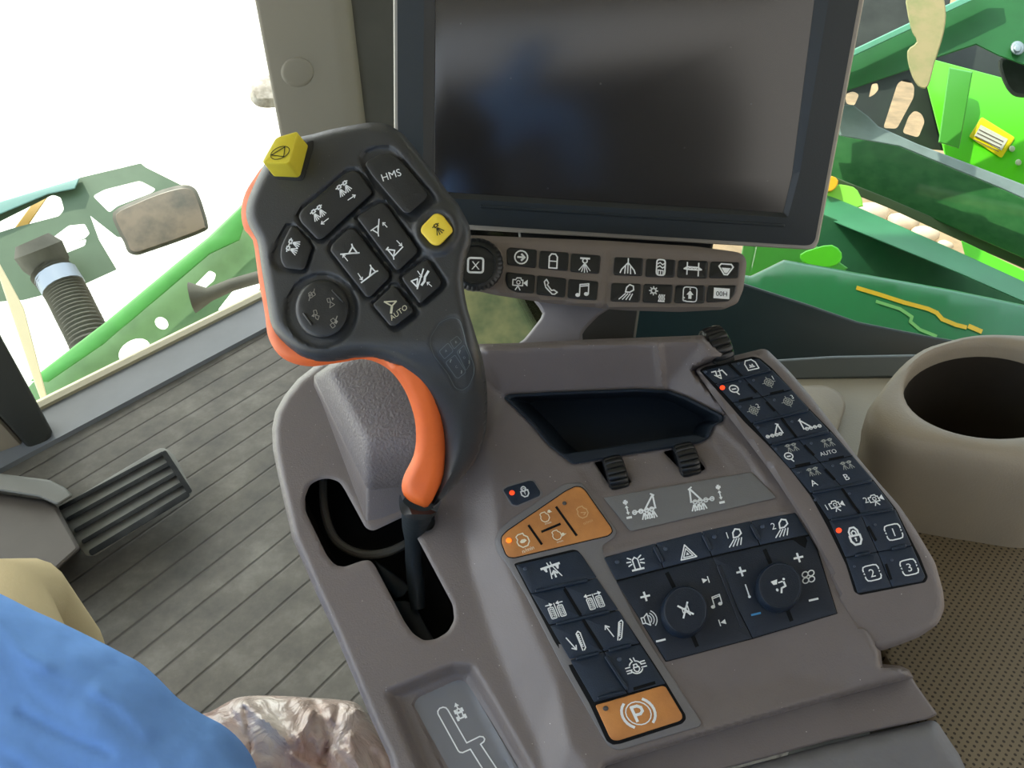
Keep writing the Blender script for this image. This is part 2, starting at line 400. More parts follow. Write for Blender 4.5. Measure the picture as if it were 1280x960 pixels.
LADL=[('L',.13,[(-.75,.35),(-.45,-.45),(.05,.3)]),('l',.13,[(-.95,.35),(.2,.3)]),('l',.13,[(-.55,-.7),(-.45,-.45),(1,.62)])]
ICX=[('L',.22,rbox(-.95,-.9,.95,.9,.35)),('t','X',0,0,1.45)]
ICARR=[('c',.16,0,0,.85)]+[('l',.22,[(-.45,0),(.4,0)]),('l',.22,[(.05,.4),(.45,0),(.05,-.4)])]
ICTANK=[('L',.15,[(-.5,-.9),(.5,-.9),(.5,.5),(.25,.85),(-.25,.85),(-.5,.5)]),('l',.12,[(-.5,-.05),(.5,-.05)])]
ICSPR=[('l',.2,[(-.55,.75),(.55,.75)]),('c',.14,0,.45,.28)]+jets(0,.15,1.15,.1,5,76)
ICCAM=[('L',.12,[(-.9,-.35),(-.9,.35),(-.55,.35),(-.4,.6),(.1,.6),(.15,.35),(.35,.35),(.35,-.35)]),('f',[(.4,.0),(.95,.45),(.95,-.4)]),('c',.1,-.2,.05,.22),('l',.12,[(-.55,-.9),(-.25,-.4),(.05,-.9)])]
ICPHONE=[('L',.13,[(-.8,.55),(-.55,.85),(-.3,.45),(-.42,.2),(.1,-.42),(.4,-.35),(.8,-.6),(.5,-.85),(.2,-.85),(-.6,-.1)])]
ICNOTE=[('l',.12,[(-.35,-.55),(-.35,.6),(.65,.75),(.65,-.4)]),('l',.12,[(-.35,.4),(.65,.55)]),('d',-.55,-.6,.27,.22),('d',.42,-.42,.27,.22)]
ICBOOM=[('l',.13,[(0,.95),(0,-.8)]),('l',.13,[(-.9,-.8),(-.75,-.4),(0,.45),(.75,-.4),(.9,-.8)]),('l',.13,[(-.35,-.85),(-.3,0)]),('l',.13,[(.35,-.85),(.3,0)])]
ICTIRE=[('L',.15,rbox(-.5,-.9,.5,.95,.35)),('l',.12,[(-.45,.4),(-.1,.6),(.2,.35),(.45,.55)]),('l',.12,[(-.45,0),(-.1,.2),(.2,-.05),(.45,.15)]),('l',.12,[(-.3,-.8),(-.3,-.3),(.3,-.35),(.3,-.8)]),('l',.1,[(0,-.8),(0,-.35)])]
ICAXLE=[('L',.13,[(-.95,0),(-.6,.22),(.6,.22),(.95,0),(.6,-.05),(-.6,-.05)]),('l',.12,[(-.62,.7),(-.62,-.6)]),('l',.12,[(.62,.7),(.62,-.7)]),('l',.08,[(-.5,0),(-.3,.2),(-.1,0),(.1,.2),(.3,0),(.5,.2)])]
ICHOP=[('L',.15,[(-.85,.35),(-.6,.65),(.6,.65),(.85,.35),(.2,-.6),(-.2,-.6)]),('f',[(-.55,.2),(.55,.2),(.15,-.42),(-.15,-.42)])]
ICLAMP=[('L',.14,[(-.1,.0),(0,.55),(.35,.9),(.8,.75),(.85,.3),(.4,.0)])]+[('l',.11,[(-.1+.28*i,-.18),(-.85+.42*i,-.9)]) for i in range(4)]
ICGEAR=[('c',.15,-.5,.35,.28)]+[('l',.12,[(-.5+.3*math.cos(a),.35+.3*math.sin(a)),(-.5+.5*math.cos(a),.35+.5*math.sin(a))]) for a in [i*math.pi/4 for i in range(8)]]+[('l',.1,[(.15+.2*i,-.8),(.25+.2*i,-.55),(.15+.2*i,-.3),(.25+.2*i,-.05)]) for i in range(4)]+[('l',.1,[(.1,-.85),(.85,-.85)])]
ICUPB=[('l',.14,rnd([(-.35,-.85),(-.85,-.85),(-.85,-.3)],.3)[3:]),('L',.12,rbox(-.85,-.9,.85,.9,.4)),('f',[(-.45,-.05),(0,.5),(.45,-.05),(.2,-.05),(.2,-.55),(-.2,-.55),(-.2,-.05)]),('d',0,.68,.1)]
ICOOH=[('f',[(-.95,-.6),(.95,-.6),(.95,.65),(-.95,.65)])]
def dashbox(): 
    o=[]
    for a,b in [((-.45,.85),(.45,.85)),((-.45,-.85),(.45,-.85))]: o.append(('l',.12,[a,b]))
    for sx_ in (-1,1):
        for sy_ in (-1,1): o.append(('l',.12,[(.4*sx_,.85*sy_),(.72*sx_,.78*sy_),(.85*sx_,.5*sy_),(.85*sx_,.3*sy_)]))
        o.append(('f',[(.78*sx_,.17),(.95*sx_,.05),(.78*sx_,-.12)]))
    return o
ICPAD=[('L',.17,[(-.5,.05),(.5,.05),(.5,-.45),(.25,-.85),(-.25,-.85),(-.5,-.45)]),('l',.15,[(-.42,.05),(-.42,.5),(-.2,.85),(.2,.85),(.42,.5),(.42,.05)]),('l',.11,[(-.2,.05),(-.2,.4),(0,.55),(.2,.4),(.2,.05)]),('d',0,-.25,.11),('l',.1,[(0,-.25),(0,-.5)])]
ICMAG=[('c',.17,0,.15,.65,.6),('f',[(-.35,.25),(.3,.2),(.35,0),(-.3,.0)]),('l',.17,[(.1,-.5),(.3,-.95)])]
ICTGT=[('c',.09,0,0,.6),('c',.09,0,0,.32),('d',0,0,.14),('l',.09,[(-.95,0),(-.45,0)]),('l',.09,[(.45,0),(.95,0)]),('l',.09,[(0,.9),(0,.45)]),('l',.09,[(0,-.9),(0,-.45)]),('l',.07,[(-.4,-.4),(.4,.4)]),('l',.07,[(-.4,.4),(.4,-.4)])]
ICSTEER=[('l',.16,[(-.95,.5),(-.3,.5),(-.55,-.3),(.1,-.3)]),('l',.16,[(0,.4),(.7,.45),(.95,-.5)]),('l',.12,[(-.1,-.8),(.35,.75)]),('l',.12,[(-.8,-.1),(-.1,-.9)])]
ICCLK=[('L',.14,[(-.8,-.7),(.8,-.7),(.8,.35),(.45,.85),(-.45,.85),(-.8,.35)]),('l',.1,[(-.4,-.3),(.4,-.3)]),('l',.1,[(-.25,-.3),(-.2,.1),(0,-.2),(.2,.15),(.25,-.3)])]
def tilt(sg):
    o=[('l',.09,[(-.95*sg,-.25),(.85*sg,-.2)]),('l',.12,[(.0*sg,-.15),(.75*sg,.85),(.8*sg,-.1)]),('l',.1,[(.6*sg,.95),(.85*sg,.8)])]
    return o+[('c',.09,x*sg,-.25,.15) for x in (-.85,-.35,.1,.5)]
def tiltspray(sg): return tilt(sg)+[q for x in (-.1,.25,.6) for q in jets(x*sg,-.35,.6,.09,3,44)]
ICBEAC=[('l',.12,[(-.28,-.6),(-.28,.35),(0,.6),(.28,.35),(.28,-.6)]),('l',.18,[(-.6,-.72),(.6,-.72)])]+[('l',.12,[(.5*math.cos(R(a))*1.0,.15+.5*math.sin(R(a))),(.92*math.cos(R(a)),.15+.85*math.sin(R(a)))]) for a in (-25,5,38,142,175,205)]
ICHAZ=[('L',.13,[(-.9,-.75),(.9,-.75),(0,.85)]),('L',.1,[(-.55,-.55),(.55,-.55),(0,.4)]),('f',[(-.2,-.35),(.2,-.35),(0,.0)])]
ICPLUS=[('l',.36,[(-.9,0),(.9,0)]),('l',.36,[(0,-.9),(0,.9)])]
ICMIN=[('l',.36,[(-.9,0),(.9,0)])]
ICSPK=[('L',.11,[(-.9,.3),(-.6,.3),(-.15,.65),(-.15,-.7),(-.6,-.35),(-.9,-.35)]),('l',.1,[(-.58,.3),(-.58,-.3)]),('a',.1,-.35,0,.5,-50,50),('a',.1,-.35,0,.78,-50,50),('a',.1,-.35,0,1.08,-50,50)]
ICMUTE=[('L',.11,[(-.4,.25),(.1,.25),(.4,.8),(.4,-.8),(.1,-.3),(-.4,-.3)]),('l',.2,[(-.8,.75),(.8,-.75)]),('l',.2,[(-.6,-.95),(.55,.95)])]
ICNEXT=[('f',[(-.85,.6),(.35,0),(-.85,-.6)]),('l',.2,[(.55,.7),(.55,-.7)])]
ICPREV=[('f',[(.85,.6),(-.35,0),(.85,-.6)]),('l',.2,[(-.55,.7),(-.55,-.7)])]
ICAIR=[('f',[(-.95,.75),(-.1,.85),(-.3,.25),(-.75,.25)]),('d',.7,.7,.16),('l',.2,[(.6,.35),(.65,-.2),(.1,-.35),(-.1,-.9)]),('l',.14,[(-.05,.4),(.45,.45)]),('d',-.5,-.45,.16,.2)]
ICFAN=[('c',.13,.38*sx_,.38*sy_,.38,.34) for sx_ in (-1,1) for sy_ in (-1,1)]
def ICENG(k):
    o=[('L',.13,[(-.62,.75),(-.3,.95),(.35,.95),(.38,.7),(.75,.35),(.78,-.25),(.4,-.7),(-.25,-.75),(-.65,-.35),(-.72,.1),(-.55,.35)])]
    if k==0: o+=[('f',[(-.4,0),(-.1,.25),(.35,.2),(.5,-.05),(.1,-.25),(-.25,-.2)])]
    if k==1: o+=[('d',1.1,.8,.28),('l',.1,[(.75,.75),(1.5,.6)])]
    if k==2: o+=[('d',1.1,-.1,.28),('l',.1,[(.85,-.4),(1.6,-.15)])]
    if k==3: o+=[('l',.12,[(-.2,.1),(.5,-.1),(.1,-.35)])]
    return o
ICROAD=[('l',.2,[(-.95,.45),(.95,.55)]),('f',[(-.85,.5),(-.4,.5),(-.45,.0),(-.62,.0)]),('f',[(.45,.55),(.9,.55),(.72,.05),(.58,.05)]),('l',.09,[(-.2,.9),(-.1,.45),(-.3,-.75)]),('l',.09,[(.15,.9),(.2,.45),(.75,-.75)])]+[('l',.15,[(.15,-.7),(.15,-.15)]),('l',.15,[(-.12,-.35),(.15,-.05),(.42,-.35)])]
def ICTRK(d): 
    return [('L',.09,rbox(-.78,-.8,-.22,.4,.12)),('L',.09,rbox(.22,-.8,.78,.4,.12)),('l',.09,[(0,.75),(0,-.75)]),('L',.05,rbox(-.64,-.66,-.36,.26,.05)),('L',.05,rbox(.36,-.66,.64,.26,.05))]+[('l',.05,[(x+sg_*.14,y),(x-sg_*.14,y+.1)]) for x,sg_ in ((-.5,1),(.5,1)) for y in (-.5,-.3,-.1,.1)]+(farrow(-.9,.7,-.15,.7,.1)+farrow(.9,.7,.15,.7,.1) if d<0 else farrow(-.15,.7,-.95,.7,.1)+farrow(.15,.7,.95,.7,.1))
ICLADD=[('l',.1,[(.15,-.95),(.15,.75),(.4,.95),(.55,.75),(.5,-.75),(.3,-.95)]),('l',.08,[(.15,.7),(.35,.6),(.15,.5),(.35,.4),(.15,.3),(.35,.2),(.15,.1),(.35,0),(.15,-.1),(.35,-.2),(.15,-.3),(.35,-.4),(.15,-.5),(.35,-.6)])]
ICDIFF=[('a',.11,0,0,.62,20,78),('a',.11,0,0,.62,102,150),('a',.11,0,0,.62,200,330),('L',.1,[(-.25,0),(.28,0),(.28,-.25),(.1,-.45),(-.1,-.45),(-.25,-.25)]),('l',.1,[(-.18,0),(-.15,.3),(.15,.3),(.2,0)]),('l',.1,[(-1,.15),(-.55,.15)]),('l',.1,[(-1,-.15),(-.45,-.15)]),('l',.1,[(-1,-.4),(-.6,-.4)]),('l',.1,[(1,.15),(.55,.15)]),('l',.1,[(1,-.15),(.5,-.15)]),('l',.1,[(1,.4),(.6,.4)]),('l',.1,[(-.12,.62),(-.25,.95)]),('l',.1,[(.12,.62),(.1,.95)])]
ICPARK=[('c',.055,0,0,.62),('l',.13,[(-.22,-.38),(-.22,.38),(.08,.38),(.24,.26),(.24,.06),(.08,-.06),(-.2,-.06)]),('a',.12,0,0,.82,128,232),('a',.12,0,0,.82,-52,52)]
def sym(mb,pr,pl,h,cx,cy,s,right=(1,0),up=(0,-1),m=1,lift=.00028):
    hf=fh(h); flat_mesh(mb,prims(fr(cx,cy,s,right,up),pr,s),pl,lambda x,y:hf(x,y)+lift,m)
def led(parent,pl,h,cx,cy,r,mt,name='indicator_light'):
    mb=MB(); hf=fh(h); slab(mb,ell(cx,cy,r,r*.9,14),pl,lambda x,y:hf(x,y)+.0009,.0016,.0005,r*.35,0,0); o=mb.build(name,mt,parent); return o
def ridge(mb,pl,h,p,q,wd=3.2,hh=.0013,m=0):
    hf=fh(h); d=(Vector(q)-Vector(p)).normalized(); n=Vector((-d.y,d.x))*wd/2
    a,b=Vector(p),Vector(q); slab(mb,[tuple(a+n),tuple(b+n),tuple(b-n),tuple(a-n)],pl,lambda x,y:hf(x,y)+hh,hh+.0015,.0007,1.0,wd*.5,0,m)
# ------------------------------------------------------------------ planes of the place
CON=cpl(700,650,.50,(-.10,.45,.88))
MON=None
vV=Vector((-.15,-2.7,-1)).normalized(); vH=Vector((1,-.052,-.01)).normalized(); nM=vH.cross(-vV)
MON=cpl(780,150,.56,nM)
BARP=cpl(760,345,.55,(0,.25,.97))
GR=cpl(450,300,.395,(-.12,.2,.97))
FLOOR=horiz(0); SHELF=horiz(.70)
# ------------------------------------------------------------------ the setting
def structure(o): o['kind']='structure'; return o
def floor_mat():
    m=bpy.data.materials.new('grooved_floor_mat'); m.use_nodes=True; t=m.node_tree; p=t.nodes['Principled BSDF']
    p.inputs['Roughness'].default_value=.6; p.inputs['Specular IOR Level'].default_value=.35
    g=t.nodes.new('ShaderNodeNewGeometry'); d=t.nodes.new('ShaderNodeVectorMath'); d.operation='DOT_PRODUCT'
    a=FLOOR(75,590); b=FLOOR(330,440); e=(b-a).normalized(); n=Vector((-e.y,e.x,0)); off=n.dot(a)
    d.inputs[1].default_value=n; t.links.new(g.outputs['Position'],d.inputs[0])
    def M(op,x,y=None):
        k=t.nodes.new('ShaderNodeMath'); k.operation=op
        for i,v in enumerate([x,y]):
            if v is None: continue
            if isinstance(v,(int,float)): k.inputs[i].default_value=v
            else: t.links.new(v,k.inputs[i])
        return k.outputs[0]
    nz=t.nodes.new('ShaderNodeTexNoise'); nz.inputs['Scale'].default_value=9; nz.inputs['Detail'].default_value=8; nz.inputs['Roughness'].default_value=.7
    t.links.new(g.outputs['Position'],nz.inputs['Vector'])
    x=M('DIVIDE',M('SUBTRACT',d.outputs['Value'],off),.058)
    x=M('ADD',x,M('MULTIPLY',nz.outputs[0],.05))
    fx=M('ABSOLUTE',M('SUBTRACT',M('FRACT',x),.5))   # .5 at the line
    gr=t.nodes.new('ShaderNodeMapRange'); gr.inputs[1].default_value=.437; gr.inputs[2].default_value=.485; t.links.new(fx,gr.inputs[0])
    r=t.nodes.new('ShaderNodeValToRGB'); els=r.color_ramp.elements; els[0].position=.32; els[0].color=(*lin((92,90,85)),1); els[1].position=.72; els[1].color=(*lin((136,133,124)),1)
    el=els.new(.52); el.color=(*lin((112,108,100)),1); t.links.new(nz.outputs[0],r.inputs[0])
    mx=t.nodes.new('ShaderNodeMix'); mx.data_type='RGBA'; mx.inputs[7].default_value=(*lin((66,62,57)),1)
    t.links.new(M('MULTIPLY',gr.outputs[0],.7),mx.inputs[0]); t.links.new(r.outputs[0],mx.inputs[6]); t.links.new(mx.outputs[2],p.inputs['Base Color'])
    bp=t.nodes.new('ShaderNodeBump'); bp.inputs['Strength'].default_value=.8; bp.inputs['Distance'].default_value=.002
    n2=t.nodes.new('ShaderNodeTexNoise'); n2.inputs['Scale'].default_value=40; n2.inputs['Detail'].default_value=5; t.links.new(g.outputs['Position'],n2.inputs['Vector'])
    t.links.new(M('SUBTRACT',M('MULTIPLY',n2.outputs[0],.25),gr.outputs[0]),bp.inputs['Height']); t.links.new(bp.outputs[0],p.inputs['Normal'])
    return m
SA=FLOOR(57,512); SB=FLOOR(335,372); sdir=(SB-SA).normalized(); snrm=Vector((sdir.y,-sdir.x,0))  # towards the cab
FA=FLOOR(70,555); FB=FLOOR(340,411)
mb=MB(); a=SA-sdir*.75; b=SB+sdir*.35
fl=[a,b,Vector((1.1,1.45,0)),Vector((1.1,-.9,0)),Vector((-1.3,-.9,0))]
vs=[Vector((p.x,p.y,0)) for p in fl]+[Vector((p.x,p.y,-.06)) for p in fl]; n=len(fl)
mb.add(vs,[tuple(range(n-1,-1,-1)),tuple(range(n,2*n))]+[(i,(i+1)%n,n+(i+1)%n,n+i) for i in range(n)])
structure(mb.build('floor',floor_mat()))
# raised front sill
mb=MB(); sw=(FA-SA).dot(snrm)
SILLM=mat('sill_blue_grey',(124,128,134),.45,.5,mott=.1,mscale=8)
def prism(mb,base,z0,z1,m=0):
    n=len(base); vs=[Vector((p[0],p[1],z0)) for p in base]+[Vector((p[0],p[1],z1)) for p in base]
    sg=area([(p[0],p[1]) for p in base])>0
    f=[tuple(range(n-1,-1,-1)),tuple(range(n,2*n))]+[(i,(i+1)%n,n+(i+1)%n,n+i) for i in range(n)]
    if not sg: f=[tuple(reversed(q)) for q in f]
    mb.add(vs,f,m)
q0=a; q1=b; prism(mb,[q0,q1,q1+snrm*sw,q0+snrm*sw],-.01,.012); prism(mb,[q0-snrm*.02,q1-snrm*.02,q1+snrm*.012,q0+snrm*.012],-.03,.02,1)
structure(mb.build('trim_1',[SILLM,mat('sill_gasket',(176,168,140),.5,.4)]))
# ceiling over the cab (out of view, shades the interior)
mb=MB(); box(mb,(-1.45,-1.0,1.82),(1.25,2.02,1.88)); structure(mb.build('ceiling',mat('headliner',(170,165,152),.8,.2)))
mb=MB(); box(mb,(-1.2,-1.05,0),(1.15,-1.0,1.42)); structure(mb.build('wall_back',mat('rear_trim',(84,82,80),.7,.3)))  # rear wall out of view, added dark to dim the screen's reflection
# front corner pillar
PY=1.92
pw=Pl((0,PY,0),(0,-1,0))
def foot(px,py): v=pw(px,py); return v.x
mb=MB(); xl=(pw(313,0).x+pw(383,350).x)/2; xr=(pw(440,0).x+pw(448,150).x)/2
prism(mb,rnd([(xl,PY+.06),(xr+.02,PY+.10),(xr,PY),(xr-.035,PY-.012),(xl+.004,PY)],.012,3),-.02,1.80)
pil=structure(mb.build('wall_front_pillar',PILLAR))
mb=MB(); xe=pw(492,60).x+.12
prism(mb,[(xr+.004,PY+.02),(xe,PY+.02),(xe,PY+.07),(xr+.004,PY+.07)],-.02,1.80)
structure(mb.build('trim_2',PILDK))
# round plug on the pillar
mb=MB(); slab(mb,ell(372,90,21,19,28),pw,.012,.014,.006,5,0,0); slab(mb,ell(376,92,27,24,28),pw,.002,.006,.002,3,0,0)
tag(mb.build('pillar_plug',PILLAR),'round grey plug cap on the upper front pillar of the cab','cap')
# left dark post and its beige trim
pq=Pl(FLOOR(48,562),Vector((.55,-.8,.2)))
mb=MB(); slab(mb,[(-70,300),(-4,300),(0,418),(34,480),(66,540),(62,549),(47,563),(37,562),(0,520),(-80,450)],pq,0,.07,.01,4,4,0)
structure(mb.build('wall_left_post',mat('dark_post',(58,60,56),.5,.4)))
mb=MB(); slab(mb,[(-80,440),(0,520),(38,561),(62,580),(92,604),(96,640),(40,660),(-90,640)],pq,-.02,.08,.02,6,8,0)
structure(mb.build('trim_3',BEIGE))
# glass
GL=bpy.data.materials.new('window_glass'); GL.use_nodes=True; t=GL.node_tree; t.nodes.clear()
o=t.nodes.new('ShaderNodeOutputMaterial'); x=t.nodes.new('ShaderNodeMixShader'); tr=t.nodes.new('ShaderNodeBsdfTransparent'); gl=t.nodes.new('ShaderNodeBsdfGlossy'); f=t.nodes.new('ShaderNodeFresnel')
f.inputs[0].default_value=1.25; gl.inputs['Roughness'].default_value=.03; tr.inputs[0].default_value=(.94,.97,.95,1)
t.links.new(f.outputs[0],x.inputs[0]); t.links.new(tr.outputs[0],x.inputs[1]); t.links.new(gl.outputs[0],x.inputs[2]); t.links.new(x.outputs[0],o.inputs[0])
mb=MB(); g0=a; g1=SB+sdir*.02; prism(mb,[g0-snrm*.012,g1-snrm*.012,g1-snrm*.007,g0-snrm*.007],.018,1.80); structure(mb.build('window_1',GL))
mb=MB(); gA=Vector((xe-.005,PY+.045,0)); gB=Vector((.35,1.0,0)); gC=Vector((1.14,.76,0))
prism(mb,[gA,gB,gB+Vector((.004,.004,0)),gA+Vector((.004,.004,0))],.0,1.80); structure(mb.build('window_2',GL))
mb=MB(); prism(mb,[gB+Vector((.005,0,0)),gC,gC+Vector((0,.005,0)),gB+Vector((.005,.005,0))],.30,1.80); structure(mb.build('window_3',GL))
# ------------------------------------------------------------------ outside ground
GZ=-1.55; GP=horiz(GZ)
def ground_mat(c1,c2,sc):
    return mat('ground_%d'%c1[0],c1,.9,.2,mott=1,mscale=sc,mcol=c2,detail=8)
mb=MB(); xs=[-40,-.25]; mb.add([(-60,-5,GZ),(-.2,-5,GZ),(1.0,60,GZ),(-60,60,GZ)],[(0,1,2,3)]); mb.add([(-60,-5,GZ-.2),(-.2,-5,GZ-.2),(1.0,60,GZ-.2),(-60,60,GZ-.2)],[(3,2,1,0)])
structure(mb.build('floor_glare_concrete',ground_mat((246,244,232),(232,228,210),1.2)))  # left ground made near white, flare put into its colour
mb=MB(); mb.add([(-.2,-5,GZ),(60,-5,GZ),(60,60,GZ),(1.0,60,GZ)],[(0,1,2,3)]); mb.add([(-.2,-5,GZ-.2),(60,-5,GZ-.2),(60,60,GZ-.2),(1.0,60,GZ-.2)],[(3,2,1,0)])
structure(mb.build('floor_dirt_yard',ground_mat((168,142,108),(116,102,80),3)))
# ------------------------------------------------------------------ control console
rr=(.972,-.235); uu=(-.40,-.916)
root=thing('control_console','taupe moulded tractor armrest console with keypads, knobs and a lever slot','control console',CON(650,720,-.06))
slot=rnd([(381,622),(387,606),(400,599),(412,598),(424,602),(431,612),(457,660),(466,664),(500,648),(542,632),(544,655),(540,662),(519,668),(566,756),(568,775),(560,790),(545,799),(530,801),(516,792),(506,778),(468,706),(462,700),(452,701),(430,709),(418,706),(408,694),(382,640)],5,3)
C_OUT=[(400,452),(470,436),(560,431),(640,429),(720,425),(800,422),(879,419),(905,440),(960,520),(1020,600),(1060,700),(1085,780),(1101,814),(1103,830),(1125,832),(1136,837),(1142,847),(1000,885),(880,920),(827,936),(757,958),(735,1000),(700,1030),(505,1030),(486,947),(465,902),(444,852),(419,793),(394,739),(365,672),(348,597),(341,562),(340,536),(344,515),(355,495),(372,474)]
C_OUT=dens(C_OUT,5)
tray_hole=rnd([(631,496),(639,494),(698,491),(797,487),(836,489),(858,497),(903,520),(903,526),(892,530),(885,547),(873,553),(797,565),(716,579),(687,556),(665,529)],4,3)
H=HMap(320,400,1200,1050,2.0,-12)
cp=[(300,380,-14),(600,380,30),(1250,380,20),(300,1080,-14),(1250,1080,-12),
 (340,540,-14),(394,739,-14),(465,902,-14),(486,947,-14),(505,1040,-14),(400,452,-14),(520,436,-14),
 (585,560,-13),(578,640,-13),(590,720,-13),(612,790,-13),(640,860,-13),(672,930,-12),(690,1000,-12),
 (606,560,-3),(616,600,0),(622,680,0),(655,760,0),(695,850,0),(712,927,0),(735,960,0),(745,1040,0),
 (605,440,30),(700,433,30),(820,430,30),(880,424,30),(600,470,4),
 (632,494,3),(700,489,2),(797,485,2),(829,486,2),(905,522,4),(960,590,4),(985,640,4),
 (716,582,1),(885,552,1),(755,690,1),(990,640,2),
 (720,520,-2),(860,520,-2),
 (832,830,-5),(905,925,-2),(860,912,-6),(1048,770,-3),(1142,846,-8),(1100,820,-3),(960,800,-8),(990,845,-9),(900,870,-10),(1060,860,-9)]
H.ctrl(cp); H.blur(3.6)
H0=HMap(320,400,1200,1050,2.0,0); H0.a=H.a*.001+.0004
# engraved and raised details
H.line([(629,600),(624,660),(646,712),(700,812),(748,905),(765,938),(770,940)],.5,2.5)
H.line([(722,605),(768,668),(752,684),(800,770),(838,828)],.0,2.5)
H.line([(600,572),(640,600),(700,600),(712,580)],-.3,2)
radio_out=[(753,696),(873,667),(950,650),(994,640),(1022,686),(1047,768),(940,799),(832,828),(793,764)]
H.paint(radio_out,-.0,2)
H.paint([(748,690),(870,661),(950,643),(998,634),(1008,648),(990,640),(873,668),(753,697)],1.2,2)
H.paint([(489,868),(530,851),(566,836),(588,838),(603,862),(705,1040),(560,1040)],-9,9)
H.paint([(516,880),(524,869),(566,851),(580,849),(590,860),(680,1040),(590,1040)],-2.0,2)
H.paint([(752,622),(940,588),(973,622),(786,665)],-.6,1.5)
H.paint([(722,585),(760,578),(888,552),(915,588),(912,600),(760,618),(745,618)],-1.2,3)
H.line([(822,430),(829,487)],3,4)
H.paint([(866,462),(884,452),(950,438),(985,480),(1040,545),(1100,620),(1150,700),(1165,760),(1105,790),(1075,780),(1050,735),(1038,695),(1018,655),(1000,628),(972,588),(942,548)],-16,5)
H.line([(897,530),(930,560),(958,600)],1.5,5)
H.a*=.001
lockp=rnd(cr(620,590,8,[(60,175),(105,140),(330,75),(385,85),(460,200),(450,240),(215,345),(160,335)]),2,3)
wh1=rnd(cr(720,540,6.4,[(145,245),(165,238),(300,212),(330,225),(445,398),(430,412),(290,434),(262,420)]),1.5,2)
wh2=rnd(cr(720,540,6.4,[(698,163),(720,152),(890,125),(920,135),(1035,290),(1020,308),(882,334),(858,322)]),1.5,2)
mb=MB(); relief(mb,C_OUT,CON,H,.075,[slot,tray_hole,wh1,wh2],4,.010,9,.022,.0012)
mb.build('housing',[TAUPE],root,40)
# pedestal under the housing (below the visible deck)
mb=MB(); relief(mb,[(430,560),(600,520),(820,520),(960,640),(1000,800),(760,900),(560,930),(480,820)],CON,-.088,.30,(),0,0,8,.0,0,0,None,True,-20); mb.build('pedestal',[DARKG],root)
# inside of the lever slot: dark gate box, wire loop, ribs
mb=MB(); so=inset(slot,-14); n=len(so)
relief(mb,[(360,580),(600,560),(640,820),(480,830)],CON,-.070,.004,(),0,0,8,0,0,0,None,True); 
mb.build('slot_floor',SLOT,root)
mb=MB(); tube(mb,[CON(x,y,-.045) for x,y in spline([(404,600),(406,640),(420,675),(450,692),(485,690),(520,672),(545,650)],False,5)],.0032,10); mb.build('cable_loop',DARKG,root)
mb=MB(); slab(mb,[(468,700),(505,726),(512,735),(505,745),(495,748),(480,728)],CON,-.05,.004,.001,2,3,0)
slab(mb,[(488,752),(508,750),(520,758),(545,805),(520,812),(505,790)],CON,-.052,.004,.001,2,4,0)
mb.build('slot_shield',mat('slot_shield_navy',(18,34,46),.45,.4),root)
# storage tray
mb=MB(); o=tray_hole; n=len(o); cx=sum(p[0] for p in o)/n; cy=sum(p[1] for p in o)/n
def shr(k,dx=0,dy=0): return [(cx+(x-cx)*k+dx,cy+(y-cy)*k+dy) for x,y in o]
rings=[(inset(o,-1.5),.0012),(o,.0018),(shr(.965,0,1),.0012),(shr(.93,0,1),-.004),(shr(.84,0,2),-.034),(shr(.80,0,2),-.038)]
vs=[];fs=[]
for g,hh in rings: vs+=[CON(x,y,(H(x,y) if hh>-.01 else 0)+hh) for x,y in g]
for k in range(len(rings)-1):
    for i in range(n): fs.append((k*n+i,(k+1)*n+i,(k+1)*n+(i+1)%n,k*n+(i+1)%n))
if area(o)<0: fs=[tuple(reversed(f)) for f in fs]
fs.append(tuple(range((len(rings)-1)*n,len(rings)*n)))
mb.add(vs,[tuple(reversed(f)) for f in fs]); mb.build('storage_tray',BIN,root)
mb=MB(); slab(mb,[(702,568),(800,553),(868,543),(884,547),(873,553),(797,565),(716,579)],CON,lambda x,y:H(x,y)+.002,.008,.001,1.5,1,0); mb.build('tray_lip',BIN,root)
# thumb wheels
def wheel(parent,pl,c0,axis_px,rad,wid,h,rib=18,squash=1):
    mb=MB(); c=pl(c0[0],c0[1],h); ax=(pl(c0[0]+axis_px[0],c0[1]+axis_px[1],h)-c).normalized(); u=pl.n; v=ax.cross(u).normalized()
    vs=[];fs=[]; N=rib*6; prof=[(-.5,.80),(-.42,.95),(-.25,1.0),(.25,1.0),(.42,.95),(.5,.80)]
    for t,k in prof:
        for i in range(N):
            a=2*math.pi*i/N; ph=(i%6)/6; g=1-.07*(1 if ph<.01 or ph>.99 else 0)-.015*(1 if i%6 in (1,5) else 0)
            vs.append(c+ax*(t*wid)+(u*math.cos(a)+v*math.sin(a))*(rad*k*g))
    for k in range(len(prof)-1):
        for i in range(N): fs.append((k*N+i,(k+1)*N+i,(k+1)*N+(i+1)%N,k*N+(i+1)%N))
    fs.append(tuple(range(N))); fs.append(tuple(range(len(vs)-1,len(vs)-1-N,-1)))
    cc=c; fs2=[]
    for f in fs:
        nn=(vs[f[1]]-vs[f[0]]).cross(vs[f[2]]-vs[f[0]]); fc=sum((vs[i] for i in f),Vector())/len(f)
        fs2.append(f if nn.dot(fc-cc)>0 else tuple(reversed(f)))
    mb.add(vs,fs2); return mb.build('thumb_wheel',BLACKW,parent,25)
wheel(root,CON,(769,593),(.97,-.24),.0135,.0135,-.0055,20)
wheel(root,CON,(857,577),(.97,-.24),.0135,.0140,-.0050,20)
wheel(root,CON,(895,437),(.95,-.30),.0165,.0150,.009,18)
